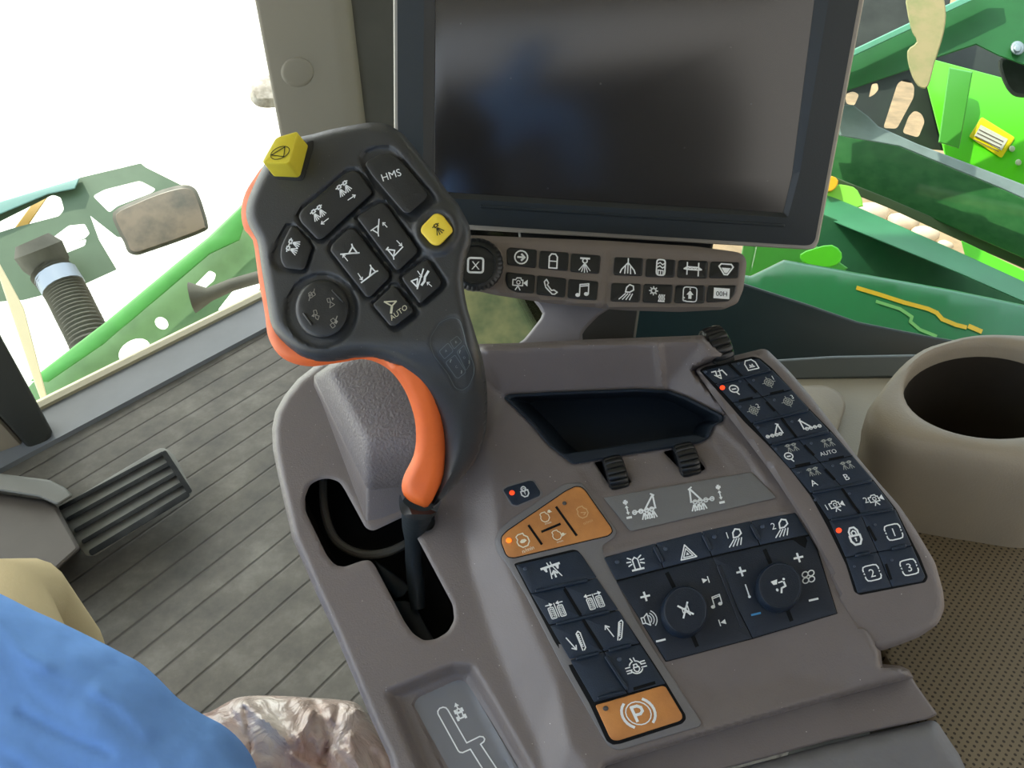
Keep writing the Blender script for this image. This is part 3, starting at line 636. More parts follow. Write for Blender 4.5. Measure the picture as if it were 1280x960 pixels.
# label plate
mb=MB(); LP=rnd([(754,622),(939,590),(971,622),(788,664)],3,3); hL=lambda x,y:H0(x,y)+.0004
slab(mb,dens(LP,8),CON,hL,.002,.0003,.8,0,8)
lr=(.985,-.19); lu=(-.17,-.98)
for (cx_,cy_,sg) in ((806,634,1),(876,622,-1)): sym(mb,tiltspray(-sg if 0 else sg),CON,hL,cx_,cy_,16,lr,lu)
for (cx_,cy_) in ((784,637),(900,618)):
    sym(mb,[('l',.3,[(-.25,1.1),(.25,1.1)]),('l',.3,[(0,1.35),(0,.85)]),('l',.3,[(-.3,-1.2),(.3,-1.2)])]+farrow(0,0,0,.65,.16,.4)+farrow(0,0,0,-.8,.16,.4),CON,hL,cx_,cy_,8.5,lr,(-.25,-.97))
mb.build('label_plate',[LABELG,WHITE],root)
# lower label with the lever gate diagram
mb=MB(); hG=lambda x,y:H(x,y)+.0004
GP_=rnd([(517,882),(522,872),(566,852),(578,849),(588,859),(690,1030),(600,1030)],6,3)
slab(mb,dens(GP_,8),CON,hG,.002,.0003,.8,0,6)
g1=spline([(568,955+60),(534,933),(520,905),(547,893),(549,886),(552,884),(558,886)],False,1)
path=cr(480,820,7.11,[(850,960),(768,828),(700,858),(675,856),(660,842),(480,515),(478,490),(495,465),(525,455),(550,460),(568,480),(735,772),(850,715),(880,718),(895,738),(888,760),(858,784),(975,960)])
flat_mesh(mb,strk(dens([(path[0][0]+25,path[0][1]+38)]+path+[(path[-1][0]+25,path[-1][1]+38)],4,False),1.5),CON,lambda x,y:hG(x,y)+.0003,1)
sym(mb,[('L',.12,[(-.3,-.1),(.3,-.1),(.2,-.75),(-.2,-.75)]),('L',.12,[(-.2,.0),(.2,.0),(.15,.35),(-.15,.35)]),('l',.25,[(-.45,-.85),(-.45,-.5)]),('l',.25,[(.45,-.85),(.45,-.5)]),('l',.25,[(-.4,0),(-.4,.3)]),('l',.25,[(.4,0),(.4,.3)]),('l',.12,[(-.45,-.7),(.45,-.7)]),('f',[(-.3,.7),(0,1.15),(.3,.7)]),('l',.12,[(0,.35),(0,.8)])],CON,hG,574,890,11,(.93,-.37),(-.40,-.92))
mb.build('lever_gate_label',[mat('gate_label_grey',(118,120,124),.5,.4),WHITE],root)
# hand rest block beside the lever
def loft(mb,rings,m=0,cap=True,mcap=None):
    n=len(rings[0]); vs=[v for r_ in rings for v in r_]; fs=[]
    for k in range(len(rings)-1):
        for i in range(n): fs.append((k*n+i,k*n+(i+1)%n,(k+1)*n+(i+1)%n,(k+1)*n+i))
    if cap: fs.append(tuple(range((len(rings)-1)*n,len(rings)*n)))
    c=sum(vs,Vector())/len(vs); nf=[]
    for f in fs:
        nn=(vs[f[1]]-vs[f[0]]).cross(vs[f[2]]-vs[f[0]]); fc=sum((vs[i] for i in f),Vector())/len(f)
        nf.append(f if nn.dot(fc-c)>0 else tuple(reversed(f)))
    mb.add(vs,nf,m)
def rc(p,r): return rnd(p,r,5)
lt=[(408,462),(440,448),(500,446),(545,470),(545,540),(522,552),(459,556)]
ls=[(392,470),(425,447),(510,440),(562,470),(560,590),(522,606),(459,613)]
lb=[(391,480),(424,447),(515,440),(566,470),(566,615),(530,634),(457.5,660)]
mb=MB(); loft(mb,[[CON(x,y,-.001) for x,y in rc(ls,9)],[CON(x,y,.004) for x,y in rc(ls,9)],[CON(x*.35+a_*.65,y*.35+b_*.65,.031) for (x,y),(a_,b_) in zip(rc(ls,9),rc(lt,9))],[CON(x*.15+a_*.85,y*.15+b_*.85,.036) for (x,y),(a_,b_) in zip(rc(ls,9),rc(lt,9))],[CON(x,y,.039) for x,y in rc(inset(lt,2),9)],[CON(x,y,.0405) for x,y in rc(inset(lt,8),9)]])
mb.build('hand_rest_pad',LEATH,root,55)
mb=MB(); loft(mb,[[CON(x,y,-.03) for x,y in rc(lb,5)],[CON(x,y,-.016) for x,y in rc(lb,5)],[CON(x,y,-.002) for x,y in rc(inset(ls,-.6),5)],[CON(x,y,-.0005) for x,y in rc(inset(ls,1.5),5)]])
mb.build('hand_rest_base',TAUPE,root,40)
# lock key left of the tray
er=(.957,-.29); eu=(-.42,-.91)
hK=lambda x,y:H(x,y)+.0004
mb=MB(); slab(mb,cr(620,590,8,[(55,172),(100,138),(335,65),(385,80),(470,200),(455,245),(212,350),(155,338)]),CON,hK,.002,.0005,1.0,2,10); mb.build('key_surround',PANELG,root)
mb=MB(); hk=lambda x,y:H(x,y)+.0009
slab(mb,cr(620,590,8,[(70,180),(110,150),(335,83),(375,92),(445,200),(438,238),(210,335),(160,325)]),CON,hk,.003,.0005,1.2,2,10)
sym(mb,[('c',.16,0,.45,.38,.42),('L',.18,[(-.6,.15),(.6,.15),(.6,-.45),(.25,-.85),(-.25,-.85),(-.6,-.45)]),('l',.1,[(-.2,.1),(-.2,.45),(0,.6),(.2,.45),(.2,.1)]),('d',0,-.2,.12),('l',.1,[(0,-.2),(0,-.5)])],CON,hk,655.5,614.5,7.5,er,(-.35,-.94))
mb.build('lock_key',[NAVY,WHITE],root); led(root,CON,hk,640,616,3.4,LED)
hK0=lambda x,y:H0(x,y)+.0009
kf=rnd([(640,648),(706,604),(728,603),(771,664),(768,672),(752,683),(764,712),(792,768),(822,818),(877,903),(875,908),(774,938),(761,934),(748,912),(702,832),(658,746),(634,706),(622,692),(618,676),(624,662)],5,3)
mb=MB(); slab(mb,dens(kf,8),CON,lambda x,y:H0(x,y)+.0007,.004,.0009,1.6,0,9); mb.build('keypad_frame',PANELG,root)
# throttle pad (amber)
tp=rnd([(627.5,671),(634,664),(707.5,614),(719,608.5),(726,609),(731,613),(764,660),(765,665),(760,669.5),(642.5,697),(636,696),(632.5,692.5),(627,678)],2.5,3)
mb=MB(); slab(mb,inset(tp,-1.3),CON,hK0,.003,.0003,.6,0,16,1)
ht=lambda x,y:H0(x,y)+.0016; slab(mb,tp,CON,ht,.002,.0006,1.3,0,16,0)
for p,q in (((695.5,634),(720.5,669)),((661,657),(677,680)),((677.5,664.5),(700,655))):
    flat_mesh(mb,strk([p,q],2.6),CON,lambda x,y:ht(x,y)+.0003,1)
tr_=(.95,-.31); tu=(-.36,-.93)
sym(mb,ICENG(0),CON,ht,653.5,676.5,10,tr_,tu,2); sym(mb,[('t','n/min',0,0,1.0)],CON,ht,660,686.5,7.2,(.93,-.36),(-.3,-.95),2)
sym(mb,ICENG(1),CON,ht,681,647,7.2,tr_,tu,2); sym(mb,[('t','n/min',0,0,1.0)],CON,ht,685,653.5,3.8,(.95,-.3),(-.3,-.95),2)
sym(mb,ICENG(2),CON,ht,696,669.5,7.2,tr_,tu,2); sym(mb,[('t','n/min',0,0,1.0)],CON,ht,700,676.5,3.8,(.95,-.3),(-.3,-.95),2)
sym(mb,ICENG(3),CON,ht,728,641,8.5,tr_,tu,3); sym(mb,[('t','n/min',0,0,1.0)],CON,ht,735,652,5.6,(.93,-.36),(-.3,-.95),3)
mb.build('throttle_pad',[ORKEY,SLOT,mat('cream_print_bold',(240,232,205),.6,.3),mat('worn_amber_print',(210,170,120),.6,.3)],root)
led(root,CON,ht,636,675.5,3.6,LEDO); led(root,CON,ht,705.5,629,2.8,LEDDK)
# navy key strip with parking brake key
st=rnd([(642,705),(646,703),(716,686.5),(722,687.5),(726,692),(790,787),(833,853),(857,893),(858,899),(853,905),(776,930),(766,931.5),(758,926.5),(736,879),(691,799)],2.5,3)
mb=MB(); slab(mb,st,CON,hK0,.003,.0005,1.2,0,16)
hs_=lambda x,y:H0(x,y)+.0016
strip=mb.build('key_strip',[SLOT],root)
def cell(a,b,c,d,g=.8): return inset([a,b,c,d],g)
Lx=lambda y:643+101*(y-706)/174; Rx=lambda y:726+105*(y-692)/165
kc=[('wide',[(645,706.5),(721,688.8),(727.5,694),(746,722),(664,742)]),
('a',[(664,742.5),(704.5,733),(727,771.5),(687,781)]),('b',[(705.5,732.7),(746,722.5),(773,762),(728,771.2)]),
('c',[(687.5,782),(727,772.3),(754,814.3),(712,824)]),('d',[(728.5,772),(773.5,763),(799.5,804),(755,814)]),
('e',[(712.5,825),(754.5,815.2),(784,867),(743,878)]),('f',[(755.5,815),(800,805),(832,854.5),(785,866.5)])]
sr=(.96,-.27); su=(-.38,-.925)
ic={'wide':[(ICROAD,690,713.5,12.5)],'a':[(ICTRK(-1),695.5,762.5,12)],'b':[(ICTRK(1),743.5,751,12)],
 'c':[(ICLADD+[],722,802,13),(arrow(-.75,.6,-.25,-.75,.1,.35),720,802,13)],'d':[(ICLADD,771,788,13),(arrow(-.35,-.5,-.75,.85,.1,.35),769,789,12)],'f':[(ICDIFF,795,834,13)],'e':[]}
for k,pts in kc:
    mb=MB(); slab(mb,pts,CON,hs_,.002,.0005,1.0,2.0,18)
    for pr,x,y,s in ic[k]:
        if k in 'cd' and pr is ICLADD: sym(mb,pr,CON,hs_,x,y,s,(.99,-.1),(.05,-1))
        else: sym(mb,pr,CON,hs_,x,y,s,sr,su)
    mb.build('key',[NAVY,WHITE],strip)
for p,q in (((669,739),(735,725)),((695,780),(762,764)),((720,823.5),(749,816)),((761,813.5),(789,806)),((747,873),(782,864)),((757,820),(784,862))):
    mb=MB(); ridge(mb,CON,hs_,p,q,4.2,.0017); mb.build('key_ridge',NAVY,strip)
for p,q in (((706,737),(725,768)),((729,775),(752,811)),((793,861),(818,853.5))):
    mb=MB(); flat_mesh(mb,strk([p,q],3.4),CON,lambda x,y:hs_(x,y)+.0003,0); mb.build('key_slot',SLOT,strip)
led(strip,CON,hs_,656.5,711,2.6,LEDOFF); led(strip,CON,hs_,774,824,3.2,LEDOFF)
mb=MB(); hp=lambda x,y:H0(x,y)+.0021
slab(mb,[(744,881.5),(827,857.3),(832,858.5),(852.5,893),(853,898),(849,901.5),(773,925.8),(766,925.2),(762,921)],CON,hp,.0025,.0007,1.3,3,16)
sym(mb,ICPARK,CON,hp,798,891.5,24.5,(.965,-.26),(-.42,-.91))
mb.build('parking_brake_key',[ORKEY,WHITE],strip); led(strip,CON,hp,757,885.5,3.6,LEDDK)
# radio and climate panel
mb=MB(); hR0=lambda x,y:H0(x,y)-.0002+.0006
slab(mb,[(753,697),(873,667.5),(950,650),(994,640.5),(1022,686),(1047,767),(940,799),(832,827.5),(793,764)],CON,hR0,.004,.0003,.8,1,16)
rad=mb.build('radio_panel',[SLOT],root); hr=lambda x,y:H0(x,y)+.0012; hr2=lambda x,y:H0(x,y)+.0008
T=lambda s:(754+240*s,697-56.5*s-4*math.sin(s*math.pi)); Bm=lambda s:(770+241.5*s,726-57.5*s-2*math.sin(s*math.pi))
ct=[0,.272,.512,.768,1.0]; cb=[0,.245,.497,.745,1.0]
kic=[(ICBEAC,795,703.5,12),(ICHAZ,858.5,690,11),(ICLAMP,918,672,11.5),(ICLAMP,976,660,11.5)]
rr_=(.973,-.23); ru=(-.32,-.947)
for i in range(4):
    pts=[T(ct[i]+(ct[i+1]-ct[i])*j/3) for j in range(4)]+[Bm(cb[i]+(cb[i+1]-cb[i])*j/3) for j in (3,2,1,0)]
    mb=MB(); slab(mb,inset(pts,.5),CON,hr,.0025,.0005,.9,1,14); pr,x,y,s=kic[i]; sym(mb,pr,CON,hr,x,y,s,rr_,ru)
    if i>1: sym(mb,[('t',str(i-1),0,0,1)],CON,hr,(909 if i==2 else 966.5),(669 if i==2 else 657.5),12,rr_,ru)
    mb.build('key',[NAVY,WHITE],rad)
for p,q in (((818,683),(828,703)),((879,668),(889,688)),((939,655),(949,674))):
    mb=MB(); ridge(mb,CON,hr,p,q,5,.0017); mb.build('key_ridge',NAVY,rad)
for p in ((771.5,702.5),(832,686),(893,671),(953,658)): led(rad,CON,hr,p[0],p[1],3,LEDOFF)
lo=[Bm(s/8) for s in range(9)]
for nm,pts in (('left',[(770,727.5)]+[(Bm(s/8)[0],Bm(s/8)[1]+1.5) for s in range(1,5)]+[(940,798),(833,826.5),(794,764)]),('right',[(Bm(s/8)[0],Bm(s/8)[1]+1.5) for s in range(4,9)]+[(1022,690),(1046,766.5),(941,797.5)])):
    mb=MB(); slab(mb,pts,CON,hr2,.0025,.0004,.8,1,18)
    if nm=='left':
        sym(mb,ICPLUS,CON,hr2,806.5,745.5,6,rr_,ru); sym(mb,ICSPK,CON,hr2,812.5,773.5,11.5,rr_,ru); sym(mb,ICMIN,CON,hr2,826,800.5,6,rr_,ru)
        sym(mb,ICNEXT,CON,hr2,882.5,725,5.5,rr_,ru); sym(mb,ICNOTE,CON,hr2,895,751.5,10,rr_,(-.28,-.96)); sym(mb,ICPREV,CON,hr2,902.5,778,5.5,rr_,ru)
        sl=[((834,717),(842,733)),((865,793),(871,807))]
    else:
        sym(mb,ICPLUS,CON,hr2,926.5,714.5,6,rr_,ru); sym(mb,[('l',.16,[(0,.95),(0,-.8)]),('d',0,-.8,.2)],CON,hr2,934.5,739,9,rr_,ru); sym(mb,ICMIN,CON,hr2,945,767.5,6,rr_,ru,2)
        sym(mb,ICPLUS,CON,hr2,998,697,6,rr_,ru); sym(mb,ICFAN,CON,hr2,1010.5,721,10,rr_,(-.1,-.99)); sym(mb,ICMIN,CON,hr2,1017,749.5,6,rr_,ru)
        sl=[((956,688),(962.5,703)),((984,762),(989,775))]
    for p,q in sl: flat_mesh(mb,strk([p,q],4.4),CON,lambda x,y:hr2(x,y)+.00025,3)
    mb.build('control_face',[NAVYK,WHITE,BLUEP,SLOT],rad)
mb=MB(); ridge(mb,CON,hr2,(898,706),(929,785),5.5,.0007); mb.build('key_ridge',NAVYK,rad)
for (x,y,rx,ry,pr,s) in ((857,762.5,27,30,ICMUTE,9.5),(975,732,27,29,ICAIR,10)):
    mb=MB(); n=40; hb=H0(x,y)
    rings=[(x-3,y+4,rx+1.5,.0005),(x-2.5,y+3.2,rx+1.5,.004),(x-1,y+1,rx+1,.0085),(x,y,rx,.0105),(x,y,rx-1.2,.0112),(x,y,rx-2.5,.0110)]
    rg=[[CON(px_,py_,hb+hh) for px_,py_ in ell(cx_,cy_,r_,r_*ry/rx,n)] for cx_,cy_,r_,hh in rings]
    loft(mb,rg); sym(mb,pr,CON,lambda a_,b_:hb+.0110,x,y,s,rr_,ru)
    mb.build('rotary_knob',[NAVYK,WHITE],rad,40)
# ------------- side rail with long keypad
def hrail(x,y):
    s=(y-440)/380; base=.0155-.003*s-.021*s*s
    return base
RAIL=[(868,462),(884,455),(904,448),(952,436),(959,437),(985,462),(1011,492),(1040,529),(1066,564),(1100,605),(1124,632),(1142,658),(1169,703),(1179,739),(1181,760),(1173,780),(1150,796),(1125,806),(1101,814),(1085,812),(1068,790),(1052,765),(1044,740),(1030,700),(1011,664),(994,636),(965,592),(935,552),(900,507)]
RAIL=dens(rnd(RAIL,6,3),8)
mb=MB(); relief(mb,RAIL,CON,hrail,.020,(),6,.004,7,0,0,0,None,True,0); mb.build('side_rail',TAUPE,root,50)
kb=rnd([(874,463),(881,458.5),(941,445.5),(950,447.5),(966,461),(1013,512),(1039,538.5),(1092,600),(1120,636),(1150,696),(1160,721),(1157,728),(1075,744),(1068,740),(1057.5,706),(1034,658),(1013,620),(987,586),(960,556.5),(930,527)],2.5,3)
hka=lambda x,y:hrail(x,y)+.0004; hkb=lambda x,y:hrail(x,y)+.0012
mb=MB(); slab(mb,kb,CON,hka,.003,.0004,1.2,0,12); kp=mb.build('keypad',[SLOT],root)
b=[[(876,463.5),(912,454),(948,447.5)],[(894,480),(928,471),(965,462)],[(916,503.5),(953,496),(990,487)],[(939,529),(977,521),(1012.5,512)],[(962,556.5),(996,547.5),(1038,539)],[(988,586),(1025,578),(1066,569.5)],[(1013,616.5),(1052,608.5),(1092,600.5)],[(1036,650.5),(1076,643),(1119,636)],[(1057,697),(1097,690),(1140,682)],[(1072,742),(1115,734),(1158,725)]]
kr=(.97,-.22); ku=(-.52,-.855)
NZ2=nozzle(-.4,.45,1.0,.12)+nozzle(.45,.45,1.0,.12)+jets(-.4,.25,.8,.08,3)+jets(.45,.25,.8,.08,3)
kd={(0,0):[(ICSTEER,899,467,8,1)],(0,1):[(ICCLK,939,456.5,8.5,1)],
(1,0):[(ICMAG,918,487,8,1)],(1,1):[(ICTGT,961,478,8.5,2),([('t','1',0,0,1)],966,472,8,1)],
(2,0):[(ICTGT,942,513,8.5,2),([('t','2',0,0,1)],947,507,8,1)],(2,1):[(ICTGT,985,502,8.5,2),([('t','3',0,0,1)],990,496,8,1)],
(3,0):[(tilt(1),968,541,12,1)],(3,1):[(tilt(-1),1013,532,12,1)],
(4,0):[(NZ2,990,560,9,2),(ICMAG,986.5,571,7.5,1)],(4,1):[(NZ2,1035,554,9,2),([('t','AUTO',0,0,1)],1035,565.5,7.6,1)],
(5,0):[(NZ2,1017,590,9,2),([('t','A',0,0,1)],1017,603.5,12,1)],(5,1):[(NZ2,1059,582,9,2),([('t','B',0,0,1)],1058,596,12,1)],
(6,0):[(ICCAM,1046,631,9.5,1),([('t','1',0,0,1)],1033,634,11,1)],(6,1):[(ICCAM,1095,623.5,9.5,1),([('t','2',0,0,1)],1082,625,11,1)],
(7,0):[(ICPAD,1068.5,670,13,1)],(7,1):[(dashbox(),1117,665,11.5,1),([('t','1',0,0,1)],1117,665,15,1)],
(8,0):[(dashbox(),1090,716,11.5,1),([('t','2',0,0,1)],1090,716,15,1)],(8,1):[(dashbox(),1136.5,709,11.5,1),([('t','3',0,0,1)],1136.5,709,15,1)]}
for (i,j),ics in kd.items():
    q=[b[i][j],b[i][j+1],b[i+1][j+1],b[i+1][j]]
    g=.35 if i in (1,2,4,5,7,8) else .8
    if i==8 and j==1: q=[q[0],q[1],(1157,721),(1153,727),q[3]]
    mb=MB(); slab(mb,inset(q,g),CON,hkb,.002,.0004,.8,1.5,10)
    u_=ku if i<7 else (-.36,-.93)
    for pr,x,y,s,mi in ics: sym(mb,pr,CON,hkb,x,y,s,kr,u_,mi)
    mb.build('key',[NAVY,WHITE,DIMW],kp)
for p,q in ((b[1][0],b[1][2]),(b[3][0],b[3][2]),(b[4][0],b[4][2]),(b[6][0],b[6][2]),(b[7][0],b[7][2])):
    p=Vector(p);q=Vector(q);d=(q-p); mb=MB(); ridge(mb,CON,hkb,tuple(p+d*.04),tuple(q-d*.03),2.6 if p[1]<520 else 3.4,.0014); mb.build('key_ridge',NAVY,kp)
for p,q in (((1069,695),(1088,690.5)),((1115,686),(1133,682))): mb=MB(); ridge(mb,CON,hkb,p,q,4.4,.0016); mb.build('key_ridge',NAVY,kp)
for p,q in (((936,480.5),(945,490)),((924.5,501),(940,497.5)),((963.5,492),(979,488.5)),((958.5,503),(968,513)),((911,455),(927,470)),((977,523),(995,546)),
 ((1006,557),(1017,568.5)),((995,582.5),(1012,579)),((1037,574.5),(1054,571)),((1032,587),(1043,599)),((1052,610),(1074,642)),((1085.5,659),(1094.5,675)),((1107.5,706),(1113.5,723.5))):
    mb=MB(); flat_mesh(mb,strk([p,q],2.7 if p[1]<650 else 3.2),CON,lambda x,y:hkb(x,y)+.00035,0); mb.build('key_slot',SLOT,kp)
led(kp,CON,hkb,903,484.5,3.3,LED); led(kp,CON,hkb,1048.5,663,3.7,LED)
for p in ((882,465),(923,454.5),(925,476.5),(942,475.5),(925,508.5),(968,500),(947.5,534),(990,527),(970,561.5),(1014,554),(1041,582),(998,591),(1019,625),(1062,617),(1094,656),(1068,708),(1115,700)):
    led(kp,CON,hkb,p[0],p[1],1.8,LEDOFF)
# ------------- lower trim band in front of the console deck, and armrest
mb=MB(); slab(mb,dens(rnd([(725,940),(758,945),(860,912),(1000,870),(1135,838),(1146,857),(1172,893),(1160,899),(1040,925),(903,962),(800,1010),(730,1050)],3,3),14),CON,lambda x,y:-.0215,.045,.002,3,0,0); mb.build('lower_trim',TAUPE,root)
mb=MB(); ao=dens(rnd([(905,965),(1040,929),(1164,900),(1172,903),(1190,930),(1212,962),(1300,1110),(780,1110),(810,1015)],5,3),14)
relief(mb,ao,CON,lambda x,y:-.0190,.045,(),12,.009,16); 
tag(mb.build('armrest',LEATH2,None,60),'smooth grey leather armrest pad behind the console deck','armrest')
# ------------------------------------------------------------------ lever
lev=thing('control_lever','black multifunction control lever with orange edge and yellow stop button','control lever',CON(520,640,-.05))
GO=[(340,190),(352,180),(372,172),(390,168),(412,162),(437,157),(458,153.5),(473,153.5),(488,157),(505,169),(520,187),(533,204),(547,222),(561,242),(572,254),(578,265),(584,276),(588,288),(588.5,304),(584,318),(581,330),(579,350),(581,369),(585,388),(590,404),(596,424),(602,444),(606,464),(609,490),(609,515),(607,540),(600,564),(592,580),(582,592),(572,604),(560,616),(551,625),(544,631.5),(537,633.5),(542,622),(548,602),(551,582),(552,563),(550,545),(546,530),(540,517),(533,503),(524,490),(514,477),(503,467),(490,457),(478,451),(464,447.5),(450,447),(437,449),(420,452),(400,453.5),(385,450),(372,444),(356,430),(344,416),(338,402),(335,385),(331,360),(327,336),(324,315),(321,300),(313,286),(308,272),(308,258),(312,244),(319,228),(326,214),(332,202)]
GOs=spline(GO,True,2)
def hg(x,y):
    t=min(max((y-420)/215,0),1); t=t*t*(3-2*t); return -.075*t
HG=HMap(300,140,620,650,2.0,0)
pock=[cr(440,160,8,[(95,350),(90,290),(130,235),(240,190),(380,190),(450,240),(640,470),(830,680),(835,745),(640,915),(575,925),(470,850),(180,530)]),
 cr(280,130,3.556,[(322,500),(340,462),(545,292),(580,286),(612,304),(668,380),(668,402),(445,612),(412,612),(330,525)]),
 cr(320,260,8,[(300,170),(370,160),(530,320),(580,400),(560,450),(505,640),(450,655),(230,625),(170,560),(160,460),(230,290)]),
 cr(280,130,3.556,[(580,505),(600,478),(690,428),(722,436),(868,640),(868,670),(785,748),(755,748)]),
 cr(280,130,3.556,[(460,650),(470,618),(555,542),(585,546),(745,750),(742,780),(650,868),(625,866)]),
 cr(280,130,3.556,[(778,770),(890,680),(912,683),(990,800),(975,825),(872,905),(790,800)]),
 cr(460,340,8,[(30,320),(235,115),(290,120),(510,410),(500,430),(290,585),(250,590),(45,350)]),
 ell(402,388,45,46,30)]
for q in pock: HG.paint(q,-.0020,1.8)
HG.paint(ell(546,287,29,31,30),.0018,3); HG.paint(ell(546,287,20,22,30),-.0014,2)
HG.paint([(430,300),(480,255),(560,350),(500,420)],-.0006,3)
HG.paint(spline([(537,428),(546,408),(565,396),(575,400),(583,430),(592,455),(592,470),(586,485),(577,489),(569,484),(560,467),(545,445)],True,3),-.0008,1.2)
def hgr(x,y,): return hg(x,y)+HG(x,y)
mb=MB()
V,Fs=triangulate(GOs,(),3.4); P=np.array(V); D=dist(P,GOs); hs=[]
for (x,y),d in zip(V,D):
    t=min(max((y-400)/120,0),1); spx=13+22*t; A=.007+.010*t
    z=hgr(x,y)
    if d<spx: k=1-d/spx; z-=A*(1-math.sqrt(max(0,1-k*k)))
    hs.append(z)
vs=[GR(x,y,z) for (x,y),z in zip(V,hs)]; mb.add(vs,[f if (vs[f[1]]-vs[f[0]]).cross(vs[f[2]]-vs[f[0]]).dot(GR.n)>0 else tuple(reversed(f)) for f in Fs])
ix=vmap(GOs,V); n=len(GOs); rg=[[GR(GOs[i][0],GOs[i][1],hs[ix[i]]) for i in range(n)]]
g2=inset(GOs,1.2); g3=inset(GOs,3)
rg.append([GR(g2[i][0],g2[i][1],hs[ix[i]]-.005) for i in range(n)]); rg.append([GR(g3[i][0],g3[i][1],hs[ix[i]]-.016) for i in range(n)]); 
vv=[v for r_ in rg for v in r_]; ff=[(k*n+i,k*n+(i+1)%n,(k+1)*n+(i+1)%n,(k+1)*n+i) for k in range(2) for i in range(n)]
if area(GOs)>0: ff=[tuple(reversed(f)) for f in ff]
mb.add(vv,ff); b0=len(mb.v); V2,F2=triangulate(g3,(),14); 
ix2=vmap(V2,V); mb.add([GR(x,y,hs[ix2[i]]-.016) for i,(x,y) in enumerate(V2)],F2)
mb.build('grip_shell',GRIPM,lev,50)
# orange side trim behind the shell
OO=[(345,196),(365,190),(430,190),(500,300),(520,400),(540,470),(549,500),(556,540),(555,590),(546,615),(535,633.5),(525,632.5),(512,626.5),(504.5,619),(502,607),(505,594),(511,582),(517,569),(520,552),(519.5,532),(517,518),(512,502),(506,488),(497,474),(487,463),(475,455),(463,450.5),(450,449),(430,452.5),(410,455.5),(392,458),(375,456.5),(360,451.5),(348,443),(339,430),(334,416),(332,400),(329,380),(324,355),(320,325),(316,300),(306,288),(302,274),(302,258),(307,240),(318,222),(330,206)]
OOs=spline(OO,True,2)
mb=MB(); V,Fs=triangulate(OOs,(),6); P=np.array(V); D=dist(P,OOs)
hs=[hg(x,y)-(.0085 if y<430 else .0085-.0035*min(1,(y-430)/80))-.004*max(0,1-d/9)**2+(0.004*math.sin(min(d,14)/14*1.57) if y>455 else 0) for (x,y),d in zip(V,D)]
vs=[GR(x,y,z) for (x,y),z in zip(V,hs)]; mb.add(vs,[f if (vs[f[1]]-vs[f[0]]).cross(vs[f[2]]-vs[f[0]]).dot(GR.n)>0 else tuple(reversed(f)) for f in Fs])
ix=vmap(OOs,V); n=len(OOs); g3=inset(OOs,6)
vv=[GR(OOs[i][0],OOs[i][1],hs[ix[i]]) for i in range(n)]+[GR(g3[i][0],g3[i][1],hs[ix[i]]-.014) for i in range(n)]; ff=[(i,(i+1)%n,n+(i+1)%n,n+i) for i in range(n)]
if area(OOs)>0: ff=[tuple(reversed(f)) for f in ff]
mb.add(vv,ff); mb.build('orange_edge_trim',ORANGE,lev,60)
# rear half of the grip
RO=spline([(352,200),(470,170),(540,240),(572,300),(566,360),(580,430),(594,500),(590,560),(560,605),(530,630),(508,622),(508,600),(530,560),(528,520),(500,470),(470,445),(400,440),(350,425),(340,380),(330,300),(318,265)],True,3)
mb=MB(); relief(mb,RO,GR,lambda x,y:hg(x,y)-.017,.016,(),12,.001,4); mb.build('rear_shell',BLACKP,lev,50)
# collar and shaft down into the slot
mb=MB()
cl=spline([(500,618),(505,629),(515,636),(530,639),(542,635),(551,626),(546,640),(539,648),(520,650),(504,644),(499,632)],True,3)
relief(mb,cl,GR,lambda x,y:hg(x,y)-.004,.012,(),8,.003,6); mb.build('collar',BLACKP,lev,50)
mb=MB(); pA=[(521,632,-.004,20),(521,645,-.016,20),(518,658,-.026,16.5),(517,675,-.036,12),(517,700,-.046,11.5),(520,730,-.055,12),(522,760,-.062,10)]
tube(mb,[CON(x,y,.012+h_) for x,y,h_,r_ in pA],[r_*.00051 for *_,r_ in pA],20); mb.build('shaft',mat('rubber_boot',(34,42,46),.5,.45,bump=.3,bscale=300),lev,60)
# grip keys
gr_=(.95,-.31); gu=(-.33,-.944); g2r=(.82,-.57); g2u=(-.57,-.82)
HT=.0010
def gkey(pts,ics,mt=GRIPK,pm=WHITE,h=HT,th=.0035,bev=.0009,bpx=2.2,r=3,name='grip_key',dish=0):
    mb=MB(); cx_=sum(p[0] for p in pts)/len(pts); cy_=sum(p[1] for p in pts)/len(pts)
    hh=lambda x,y:h
    slab(mb,pts,GR,hh,th,bev,bpx,r,12)
    for pr,x,y,s,rt,up in ics: sym(mb,pr,GR,hh,x,y,s,rt,up)
    return mb.build(name,[mt,pm],lev,50)
gkey(cr(440,160,8,[(130,370),(150,330),(280,262),(380,256),(440,280),(550,400),(745,635),(750,700),(580,855),(520,852),(480,810),(200,480)]),[([('t','HMS',0,0,1)],489,218.5,13.2,gr_,gu)],h=.0022,th=.005,r=4)
gkey(cr(280,130,3.556,[(331,500),(347,470),(550,300),(580,295),(605,310),(656,385),(656,400),(440,600),(415,604),(342,527)]),[(SPRAY2,430,236.5,12.5,(.8,-.6),(-.5,-.86)),(arrow(-.8,-.3,.8,.3,.16,.45),439.5,247,6.5,(.97,-.24),(-.24,-.97)),(SPRAY2,398,267,12.5,(.8,-.6),(-.5,-.86)),(arrow(.8,.35,-.8,-.35,.16,.45),406,276.5,6.5,(.97,-.24),(-.24,-.97))],h=.0016,th=.0045,r=3)
gkey(cr(320,260,8,[(350,178),(390,180),(525,330),(560,400),(545,440),(490,610),(450,625),(290,600),(250,540),(240,470),(250,380),(300,270)]),[(SPRAY2,367,308.5,12.5,(.35,-.94),(-.92,-.38))],h=.0014,th=.004,r=3)
